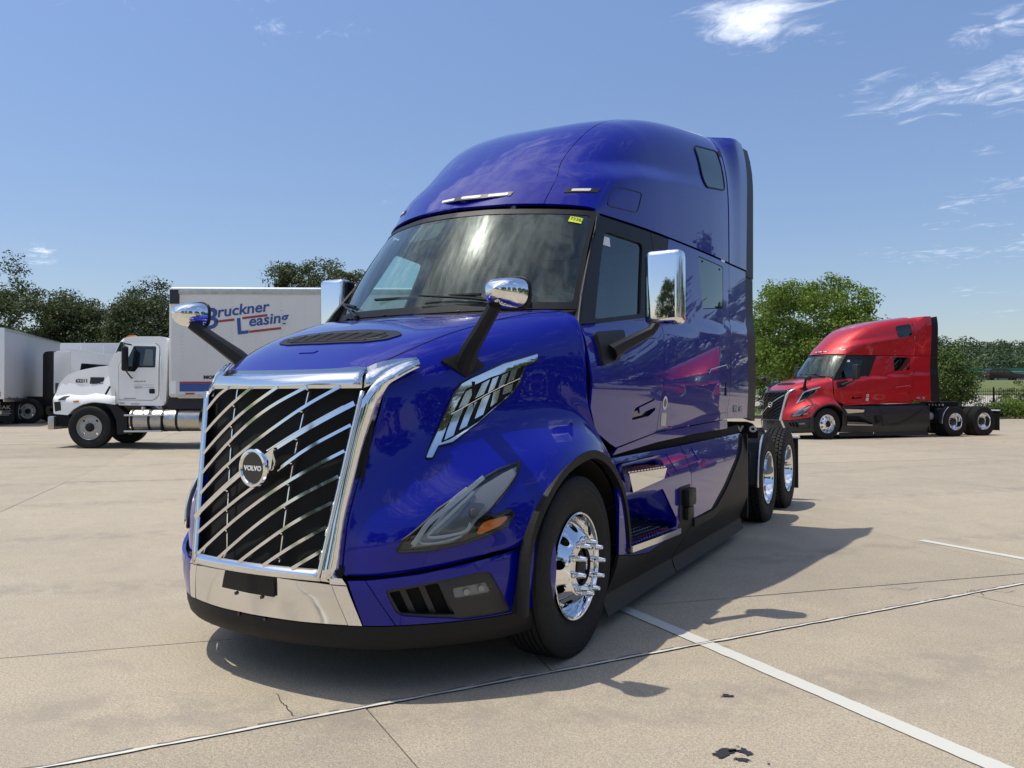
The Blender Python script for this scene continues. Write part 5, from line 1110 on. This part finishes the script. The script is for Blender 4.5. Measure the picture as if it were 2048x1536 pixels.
def tilt(o, ang): o.rotation_euler = (Matrix.Rotation(R(90), 3, 'Z') @ Matrix.Rotation(R(90), 3, 'X') @ Matrix.Rotation(R(ang), 3, 'Z')).to_euler(); return o
tilt(btext('B', .74, 2.78, 2.97, blu_mark, name='lettering', shear=.20, offset=.014, xs=1.0), 7)
tilt(btext('ruckner', .375, 3.17, 3.285, blu_mark, name='lettering', shear=.20, offset=.007, xs=1.08, space=1.0), 7)
tilt(btext('L', .56, 3.66, 2.86, blu_mark, name='lettering', shear=.05, offset=.014, xs=1.05), 7)
tilt(btext('easing', .375, 3.95, 3.055, blu_mark, name='lettering', shear=.20, offset=.007, xs=1.08), 7)
for (a, b, c, d) in ((3.15, 3.175, 3.60, 3.225), (3.80, 3.262, 4.42, 3.34), (3.97, 2.92, 4.76, 3.015)): MB().strip([(1.279, a, b), (1.279, c, d)], .055, .004, Vector((1, 0, 0))).done('underline', red_mark, bx)
btext('MORGAN', .11, 2.84, 1.74, blk_mark, name='lettering', offset=.006, xs=1.3)
HP = hf3(-.50, 1.7)[0]+.016
t_ = text('62211', .125, blk_mark, B, (HP, -.50, 1.655), (R(90), 0, R(90)), name='fleet_number', xs=1.08, offset=.004); t_.rotation_euler = (R(90), 0, R(79.5))
text('USDOT', .075, blk_mark, B, (1.090, 1.05, 1.50), (R(90), 0, R(90)), name='lettering', xs=.85); text('OPERATED BY', .052, blk_mark, B, (1.090, 1.05, 1.66), (R(90), 0, R(90)), name='lettering', xs=.9)
MB().box((1.088, 1.04, 1.585), (1.090, 1.55, 1.590)).box((1.088, 1.26, 1.525), (1.090, 1.55, 1.530)).done('door_rule', blk_mark, B)
text('MACK', .045, blk_mark, B, (1.088, .70, 1.115), (R(90), 0, R(90)), name='lettering'); text('No Smoking', .04, red_mark, B, (1.088, .98, 1.10), (R(90), 0, R(90)), name='lettering')
MB().box((1.088, .80, 1.245), (1.091, 1.10, 1.260)).done('door_trim', gry, B)

# ------------------------------------------------------------ grey box truck at the left edge (rear corner near us)
L = empty('box_truck', (-28.16, 13.07, .275), math.atan2(.696, -.718)-math.pi/2, 'aged grey box truck seen from behind at the left edge', 'box truck')
lb = MB().box((-2.5, 0, 1.05), (0, 8.7, 3.68), .03).done('cargo_box', greyside, L)
MB().box((-2.53, -.03, 1.02), (.02, .05, 3.70), .01).done('rear_frame', whitep, lb); MB().box((-2.35, -.05, 1.15), (-.20, -.035, 3.5)).done('roller_door', greyside, lb)
MB().box((-.02, 0, 3.60), (.02, 8.7, 3.70), .005).done('top_rail', alu_dull, lb); MB().box((-.02, 0, .92), (.025, 8.7, 1.06), .005).done('bottom_rail', alu_dull, lb)
for k in range(8): MB().box((.021, .55+1.02*k, 1.07), (.027, .70+1.02*k, 1.10)).done('reflector', redlens, lb)
for zz_ in (1.25, 1.15): MB().cyl((-.14, -.06, zz_), (-.14, -.03, zz_), .05, n=14).done('tail_lamp', redlens, lb)
for s in (1, -1):
    fwheel(L, .0, 2.2, .50, 1).location = (-1.25+s*1.10, 2.3, .50)
    e = fwheel(L, 0, 7.1, .50, 1); e.location = (-1.25+s*1.06, 7.2, .50)
for o in [c for c in L.children if c.name.startswith('wheel')]:
    if o.location.x < -1.25: o.rotation_euler = (0, 0, math.pi)
MB().box((-2.0, .1, .6), (-1.9, 8.6, .92)).box((-.62, .1, .6), (-.52, 8.6, .92)).box((-2.2, 2.1, .4), (-.3, 2.5, .6)).box((-2.2, 3.8, .4), (-.25, 6.2, .9)).done('chassis', frame_m, L)
fl = MB().box((-.72, 1.42, .12), (-.02, 1.44, .92)).done('mud_flap', blk, L); text('PEAK', .20, wht_mark, fl, (-.68, 1.415, .62), (R(90), 0, 0), name='lettering', xs=1.15)
MB().box((-.66, 1.410, .56), (-.08, 1.415, .565)).box((-.58, 1.410, .50), (-.16, 1.415, .515)).box((-.62, 1.410, .44), (-.12, 1.415, .455)).box((-.55, 1.410, .38), (-.20, 1.415, .395)).done('flap_print', wht_mark, fl)
MB().prism([(0, .92), (.3, .92), (.05, .55), (.0, .55)], -.3, -.2, lambda a, z, c: (c, a+.1, z)).done('bumper_bracket', alu_dull, L); MB().box((-2.45, -.1, .45), (-.05, .02, .58)).done('rear_bumper', alu_dull, L)
body(rnd([(8.9, .6), (8.9, 2.4), (10.4, 2.4), (11.1, 1.6), (12.3, 1.4), (12.3, .5)], .1), -2.35, -.15, .06, 'cab', whitep, L)

# ------------------------------------------------------------ white sleeper truck and trailer further back
Wt = empty('sleeper_truck', (-29.6, 16.4, .28), YAW-R(90)+R(8), 'white mid-roof sleeper truck with black rear fairing behind the numbered hood', 'semi truck')
# local +y runs towards the front of this truck
body(rnd([(0, 1.2), (0, 2.92), (.6, 3.05), (1.7, 2.88), (2.7, 2.55), (2.85, 2.4), (2.85, 1.2)], .08), -1.2, 1.2, .1, 'cab', whitep, Wt); body(rnd([(-.42, 1.0), (-.42, 2.85), (-.3, 2.93), (.0, 2.95), (.0, 1.0)], .06), -1.22, 1.22, .03, 'side_fairing', blk, Wt)
body(rnd([(.0, 1.2), (.0, 2.91), (.62, 2.93), (.66, 1.2)], .03), -1.225, 1.225, .03, 'sleeper_panel', whitep, Wt)
for s in (1, -1): MB().prism(rnd([(1.05, 2.45), (1.0, 2.1), (2.3, 2.1), (2.1, 2.38)], .06), s*1.19, s*1.235, lambda a, z, c: (c, a, z)).done('window', mat('dark_glass'), Wt)
body(rnd([(2.85, .8), (2.8, 2.25), (4.6, 1.9), (4.7, .8)], .12), -1.0, 1.0, .1, 'hood', whitep, Wt)
MB().tube([(-1.0, 2.4, 2.6), (-1.0, 2.38, 3.1)], .012, 6).done('antenna', blk, Wt)
for s in (1, -1):
    for y0 in (-1.0, -2.3, 3.9): fwheel(Wt, 1.05, y0, .51, s)
MB().box((-.5, -2.9, .7), (.5, 4.5, 1.1)).done('chassis', frame_m, Wt)
Tr = empty('trailer', (-40.5, 21.5, .3), YAW-R(90), 'long white box trailer under the oak trees at the left', 'trailer')
tb = MB().box((-1.3, -3, 1.1), (1.3, 12.5, 3.86), .03).done('trailer_body', grain(mat('trailer_skin', (.55, .57, .60), .45), 2, .05), Tr)
for k in range(13): MB().box((1.30, -2.8+1.2*k, 1.15), (1.315, -2.75+1.2*k, 3.75)).box((-1.315, -2.8+1.2*k, 1.15), (-1.30, -2.75+1.2*k, 3.75)).done('side_post', whitep, tb)
for s in (1, -1):
    for y0 in (-1.5, -.2): fwheel(Tr, 1.05, y0, .50, s)
MB().box((-.9, 10.2, .1), (.9, 10.4, 1.1)).done('landing_gear', frame_m, Tr)
pole = MB().cyl((0, 0, 0), (0, 0, 8.5), .09, .06, 14).cyl((0, 0, 0), (0, 0, .5), .2, n=16).done('light_pole', mat('pole_grey', (.30, .31, .31), .5, .3), None); pole.location = (-24.55, 10.35, .2); tag(pole, 'plain grey light pole cut by the left edge of the picture', 'light pole')

# ------------------------------------------------------------ vegetation
def leaves_mesh(P, Nn, size, m, jitter=.5, asp=.55):
    n = len(P); a = rng.normal(size=(n, 3)); a /= np.linalg.norm(a, axis=1)[:, None]
    nn = Nn*(1-jitter)+a*jitter; nn /= np.linalg.norm(nn, axis=1)[:, None]+1e-9
    t = np.cross(nn, rng.normal(size=(n, 3))); t /= np.linalg.norm(t, axis=1)[:, None]+1e-9; b = np.cross(nn, t)
    s = size*(.6+.8*rng.random(n))[:, None]
    V = np.stack([P-t*s, P+b*s*asp+nn*s*.12, P+t*s, P-b*s*asp+nn*s*.12], 1).reshape(-1, 3)
    me = bpy.data.meshes.new('leaves'); me.vertices.add(4*n); me.loops.add(4*n); me.polygons.add(n)
    me.vertices.foreach_set('co', V.ravel()); me.loops.foreach_set('vertex_index', np.arange(4*n)); me.polygons.foreach_set('loop_start', np.arange(n)*4); me.polygons.foreach_set('loop_total', np.full(n, 4)); me.update(); me.materials.append(m); return me
def crown_pts(rx, ry, rz, ncl, per, cr, seed, low=-.5, lump=.35):
    rg = np.random.default_rng(seed); C = []
    while len(C) < ncl:
        d = rg.normal(size=3); d /= np.linalg.norm(d)
        if d[2] < low: continue
        k = 1+lump*noise.noise(Vector((d[0]*1.6+seed, d[1]*1.6, d[2]*1.6)))*1.6; r = (.55+.45*rg.random()**.5)*k
        C.append((d[0]*rx*r, d[1]*ry*r, d[2]*rz*r))
    C = np.array(C); P = np.repeat(C, per, 0); o = rg.normal(size=P.shape); o /= np.linalg.norm(o, axis=1)[:, None]; o *= (rg.random(len(o))**.45)[:, None]*cr*1.75*np.repeat(.6+.8*rg.random(ncl), per)[:, None]; o[:, 2] *= .62; P = P+o
    Nn = o/ (np.linalg.norm(o, axis=1)[:, None]+1e-9)*1.0+np.array([0, 0, .45]); return P, Nn
def tree(x, y, z, h, rx, ry, rz, m, label, seed, ncl=120, per=70, cr=.42, leaf=.13, cz=None, low=-.5, trunk_r=.2, name='oak_tree', cat='tree', stems=1, group=None, lump=.35):
    T_ = empty(name, (x, y, z), 0, label, cat, group); cz = h-rz if cz is None else cz
    P, Nn = crown_pts(rx, ry, rz, ncl, per, cr, seed, low, lump); P[:, 2] += cz; P[:, 2] = np.maximum(P[:, 2], .15)
    obj('crown', leaves_mesh(P, Nn, leaf, m), None, T_)
    rg = np.random.default_rng(seed+5)
    tk_ = MB()
    for q in range(stems):
        a = q*2.4; bx_, by_ = .25*(stems > 1)*math.cos(a), .25*(stems > 1)*math.sin(a)
        tk_.tube([(bx_, by_, 0), (bx_*1.6+.1, by_*1.6, cz*.5), (bx_*3, by_*3, cz)], [trunk_r, trunk_r*.8, trunk_r*.5], 9)
        for k in range(6):
            an = rg.random()*6.28; L_ = (.5+.3*rg.random()); e_ = (math.cos(an)*rx*L_, math.sin(an)*ry*L_, cz+rz*(-.1+.7*rg.random()))
            tk_.tube([(bx_*2, by_*2, cz*(.55+.3*rg.random())), (e_[0]*.5, e_[1]*.5, (cz*.8+e_[2])/2), e_], [trunk_r*.45, trunk_r*.3, trunk_r*.1], 6)
    tk_.done('trunk', bark, T_); return T_
tree(-48.2, 23.2, .1, 8.7, 4.9, 4.9, 3.7, leaf_oak, 'widest dark oak at the left, over the grey box truck', 1, 460, 120, .42, .08, low=-.8)
tree(-45.0, 27.0, .1, 7.3, 2.5, 2.5, 2.9, leaf_oak, 'dark oak with a drooping branch over the white trailer', 2, 280, 120, .42, .08, low=-.8)
tree(-44.9, 31.2, .1, 5.4, 1.7, 1.7, 2.4, leaf_far, 'low olive green tree between the two dark oaks', 3, 150, 100, .45, .095)
tree(-39.2, 27.3, .1, 7.4, 2.15, 2.15, 3.1, leaf_oak, 'dark oak standing behind the day cab and its cargo box', 4, 300, 120, .42, .08, low=-.85)
tree(-30.6, 31.2, .1, 9.2, 2.1, 2.1, 2.6, leaf_oak, 'oak top showing above the lettered cargo box', 5, 120, 120, .36, .075)
tree(-27.8, 31.4, .1, 8.7, 1.9, 1.9, 2.4, leaf_oak, 'smaller oak top right of the one over the cargo box', 6, 90, 120, .34, .075)
tree(-3.3, 41.6, 0, 7.35, 3.3, 3.3, 3.0, leaf_bright, 'bright green leafy tree behind the red sleeper truck', 7, 380, 120, .38, .08, low=-.9, name='elm_tree')
tree(-9.0, 46.0, 0, 6.6, 2.6, 2.6, 2.7, leaf_bright, 'bright green tree mostly hidden by the blue sleeper cab', 8, 120, 80, .45, .11, low=-.8, name='elm_tree')
OO = [((14, 44), 9), ((19.5, 39), 9.5), ((25, 33), 9), ((28, 24), 9.5), ((29, 13), 9), ((30, 1), 9), ((27, -12), 9), ((12, -34), 9), ((-8, -38), 8.5), ((20, -24), 9)]
pr_ = tree(OO[0][0][0], OO[0][0][1], 0, 8.2, 4.2, 4.2, 3.6, leaf_oak, 'dark oak beyond the picture edge, mirrored in the blue paint', 9, 150, 70, .55, .16, low=-.8, group='oaks mirrored in the blue paint')
LBL = ['unseen oak right of the first one beyond the hidden red truck', 'second oak of the unseen row at the right, behind the hidden red truck', 'third unseen oak to the right, level with the drive wheels', 'unseen oak at the right, level with the blue truck door', 'unseen oak at the right, level with the blue truck grille', 'unseen oak behind the camera on its right side', 'unseen oak directly behind the camera', 'unseen oak behind the camera on its left side', 'unseen oak at the rear right corner of the yard']
for (p, h), lb_ in zip(OO[1:], LBL):
    c = copy_tree(pr_); c['label'] = lb_; c.location = (p[0], p[1], 0); c.rotation_euler = (0, 0, p[0]*1.3); c.scale = (h/8.2*1.05,)*3
# flowering shrub, bushes at the fence
def blossoms(parent, rx, ry, z0, z1, n, seed):
    rg = np.random.default_rng(seed); P = np.column_stack([rg.normal(size=n)*rx, rg.normal(size=n)*ry, z0+(z1-z0)*rg.random(n)]); obj('blossom', leaves_mesh(P, np.tile([0, 0, 1.0], (n, 1)), .05, wht_mark), None, parent)
cm = tree(2.65, 48.6, 0, 4.35, 1.75, 1.5, 2.0, leaf_shrub, 'flowering crape myrtle beside the red truck, in front of the iron fence', 11, 190, 75, .33, .075, cz=2.15, low=-1, trunk_r=.06, name='crape_myrtle', stems=4)
blossoms(cm, .8, .8, 1.6, 3.6, 160, 3)
for i, (x, y, h, r, lb_, mm_) in enumerate(((5.2, 51.2, .80, 1.0, 'round green bush under the iron fence, next to the flowering shrub', leaf_shrub), (6.6, 51.9, 1.0, 1.1, 'low bright bush under the iron fence at the right edge', leaf_bright), (8.2, 52.8, 1.15, 1.3, 'bush at the far right end of the visible fence', leaf_shrub), (6.9, 57.6, 1.9, 1.3, 'tall yellowish grass clump behind the iron fence', grass_m), (-9.6, 64.0, 2.6, 1.3, 'small dark shrub before the green topped barrier', leaf_far))):
    tree(x, y, terr(x, y), h, r, r, h*.55, mm_, lb_, 20+i, 70, 70, .25, .07, cz=h*.48, low=-1, trunk_r=.04, name='bush', cat='bush', stems=3)
# wooded hillside
rg = np.random.default_rng(5); PP = []; NNs = []
for k in range(620):
    t = rg.uniform(-75, 70); q = 7+68*rg.random(); b = WALL0+WD*t-WN*q; r = rg.uniform(1.9, 3.6); top = 4.0+.085*q+3.0*(1+.5*noise.noise(Vector((b.x*.06, b.y*.06, 2))))+rg.uniform(-.6, .9)+(1.2 if q > 50 else 0)
    n_ = int(55*r*r/2.2); d = rg.normal(size=(n_, 3)); d /= np.linalg.norm(d, axis=1)[:, None]; d[:, 2] = np.abs(d[:, 2])*1.0-.25
    lump = 1+.22*np.array([noise.noise(Vector(tuple(x*2.3+k))) for x in d]); PP.append(np.array([b.x, b.y, top-r])+d*r*lump[:, None]*np.array([1, 1, 1.0])*(.9+.15*rg.random(n_))[:, None]); NNs.append(d+np.array([0, 0, .15]))
P = np.concatenate(PP); Nn = np.concatenate(NNs)
hs_ = obj('wooded_hillside', leaves_mesh(P, Nn, .26, leaf_far, .35)); tag(hs_, 'dark green woods covering the rise beyond the highway', 'woods', kind='stuff')
# grass tufts on the verge behind the fence
n_ = 9000; gx_ = rg.uniform(-26, 16, n_); gy_ = rg.uniform(55, 88, n_); P = np.array([(a, b, terr(a, b)-.02) for a, b in zip(gx_, gy_)])
gr = obj('grass', leaves_mesh(P, np.tile([1.0, -.4, .1], (n_, 1)), .16, grass_m, .4, .3)); tag(gr, 'rough grass on the verge behind the fence', 'grass', kind='stuff')

# ------------------------------------------------------------ fence, kerb, highway, barrier, car
FD = Vector((.877, .48)); FP = Vector((7.1, 55.6))
fe = empty('iron_fence', (0, 0, 0), 0, 'black iron picket fence along the edge of the yard', 'fence')
pk = MB(); rails = MB(); n0, n1 = -60, 60
for k in range(-130, 90):
    p = FP+FD*(k*.115); z0 = terr(p.x, p.y); pk.box((p.x-.011, p.y-.011, z0+.08), (p.x+.011, p.y+.011, z0+1.80))
o = pk.done('picket', blk, fe, smooth=False); o['kind'] = 'stuff'
for hz_ in (1.62, 1.42, .25):
    MB().strip([Vector((*(FP+FD*(-15.0)), 0))+Vector((0, 0, hz_-.05)), Vector((*(FP+FD*10.4), 0))+Vector((0, 0, hz_-.05))], .04, .03, Vector((0, 0, 1))).done('rail', blk, fe)
for k in range(-6, 5): p = FP+FD*(k*2.45+.55); z0 = terr(p.x, p.y); MB().box((p.x-.04, p.y-.04, z0), (p.x+.04, p.y+.04, z0+1.9)).done('post', blk, fe)
fe2 = empty('iron_fence', (0, 0, 0), 0, 'distant stretch of black iron fence seen past the blue truck', 'fence'); pk = MB()
for k in range(60): p = Vector((-15.4, 70.5))+FD*(k*.13); z0 = terr(p.x, p.y); pk.box((p.x-.012, p.y-.012, z0), (p.x+.012, p.y+.012, z0+1.3))
o = pk.done('picket', blk, fe2, smooth=False); o['kind'] = 'stuff'
def strip3(name, p0, p1, w, z, m, n=40, th=0):
    v = []; f = []; p0 = Vector(p0); p1 = Vector(p1); d = (p1-p0).normalized(); nn = Vector((-d.y, d.x))
    for i in range(n+1):
        p = p0.lerp(p1, i/n)
        for s_ in (-1, 1): q = p+nn*s_*w/2; v.append((q.x, q.y, z(q.x, q.y)))
        if i: f.append((2*i-2, 2*i-1, 2*i+1, 2*i))
    return obj(name, mesh([tuple(a) for a in v], [t[::-1] for t in f]), m)
kb = MB(); a0 = FP+FD*(-50)+Vector((.48, -.877))*1.6; a1 = FP+FD*20+Vector((.48, -.877))*1.6
for k in range(24):
    p0 = a0.lerp(a1, k/24+.0004); p1 = a0.lerp(a1, (k+1)/24-.0004); kb.strip([Vector((p0.x, p0.y, gz(p0.x, p0.y)+.03)), Vector((p1.x, p1.y, gz(p1.x, p1.y)+.03))], .18, .22, Vector((0, 0, 1)))
kb.done('kerb', conc)['kind'] = 'structure'
road_c = WALL0+WN*7.0
strip3('highway', road_c-WD*160, road_c+WD*160, 12.5, lambda x, y: 3.03, asph)['kind'] = 'structure'
pe = WALL0+WN*14.2; MB().strip([Vector(((pe-WD*110).x, (pe-WD*110).y, 2.78)), Vector(((pe+WD*80).x, (pe+WD*80).y, 2.78))], .3, .62, Vector((0, 0, 1))).done('road_edge_wall', mat('pale_coping', (.5, .5, .47), .7), None)['kind'] = 'structure'
strip3('frontage_road', WALL0+WN*30-WD*120, WALL0+WN*30+WD*120, 7, lambda x, y: terr(x, y)+.05, grain(mat('pale_road', (.42, .38, .33), .85), 20, .1), 60)['kind'] = 'structure'
bar = empty('barrier_wall', (0, 0, 0), 0, 'grey concrete highway barrier topped by a green rail', 'barrier')
for k in range(-16, 12):
    p0 = WALL0+WD*(k*6+.03); p1 = WALL0+WD*(k*6+5.97); MB().strip([Vector((p0.x, p0.y, 3.75)), Vector((p1.x, p1.y, 3.75))], .4, 1.55, Vector((0, 0, 1))).done('wall_panel', mat('barrier_concrete', (.21, .20, .19), .85), bar)
p0 = WALL0-WD*96; p1 = WALL0+WD*72
MB().strip([Vector((p0.x, p0.y, 4.55)), Vector((p1.x, p1.y, 4.55))], .5, .10, Vector((0, 0, 1))).done('coping', mat('pale_coping', (.5, .5, .47), .7), bar)
MB().strip([Vector((p0.x, p0.y, 4.88)), Vector((p1.x, p1.y, 4.88))], .3, .50, Vector((0, 0, 1))).done('green_rail', mat('green_rail', (.02, .16, .11), .5), bar)
# dark estate car on the highway
ca = empty('estate_car', (9.55, 128.3, 3.05), math.atan2(WD.y, WD.x)-R(90)+R(-4), 'dark maroon sport utility vehicle driving past the highway barrier', 'car')
cp = mat('maroon_paint', (.012, .006, .012), .3, .1, .35)
body(rnd([(-2.35, .45), (-2.40, 1.05), (-2.2, 1.15), (1.0, 1.12), (2.2, .98), (2.45, .75), (2.42, .40)], [.1, .1, .1, .1, .25, .1, .08]), -.95, .95, .08, 'body', cp, ca)
body(rnd([(-2.25, 1.10), (-2.10, 1.72), (-1.9, 1.78), (.1, 1.78), (1.05, 1.12)], [.05, .1, .1, .2, .02]), -.82, .82, .08, 'cabin', cp, ca)
for s in (1, -1):
    for q in ([(-2.05, 1.2), (-1.95, 1.62), (-1.25, 1.66), (-1.2, 1.2)], [(-1.1, 1.2), (-1.12, 1.66), (-.35, 1.67), (-.3, 1.2)], [(-.2, 1.2), (-.22, 1.67), (.1, 1.65), (.8, 1.2)]): MB().prism(rnd(q, .05), s*.78, s*.835, lambda a, z, c: (c, a, z)).done('window', mat('dark_glass'), ca)
    for y0 in (-1.45, 1.5): e = obj('wheel', RIMW, None, ca, loc=(s*.82, y0, .38)); e.scale = (.74, .74, .74); e.rotation_euler = (0, 0, 0 if s == 1 else math.pi); obj('tyre', TY_S, None, e)
MB().box((-.95, -2.43, .82), (-.62, -2.36, 1.0), .02).box((.62, -2.43, .82), (.95, -2.36, 1.0), .02).done('tail_lamp', redlens, ca); MB().box((-.25, -2.43, .78), (.25, -2.395, .90)).done('number_plate', wht_mark, ca)
# blue truck half hidden behind the red one
bt = empty('service_truck', (-5.1, 42.2, 0), R(-30), 'blue and white service truck half hidden behind the red truck', 'truck')
bm_b = mat('service_blue', (.02, .07, .30), .3, .1, .8)
body(rnd([(0, .9), (0, 1.9), (.5, 2.1), (1.6, 2.2), (1.9, 3.0), (3.0, 3.05), (3.0, .9)], .1), -1.1, 1.1, .08, 'cab', bm_b, bt); body(rnd([(-.1, .6), (-.1, 1.6), (.6, 1.75), (1.2, 1.8), (1.2, .6)], .1), -1.15, 1.15, .08, 'hood', whitep, bt)
MB().box((-1.2, 3.1, .9), (1.2, 7.0, 2.2), .05).done('equipment_body', blk, bt); MB().tube([(.7, 3.3, 1.5), (.72, 3.35, 3.75)], .09, 10).tube([(-.7, 3.3, 1.5), (-.72, 3.35, 3.75)], .09, 10).done('exhaust_stack', silver, bt)
MB().tube([(0, 3.8, 2.2), (.1, 3.9, 3.9), (.6, 3.2, 4.2)], .13, 8).done('crane_arm', bm_b, bt)
for s in (1, -1):
    for y0 in (.7, 5.0, 6.3): fwheel(bt, 1.0, y0, .5, s)
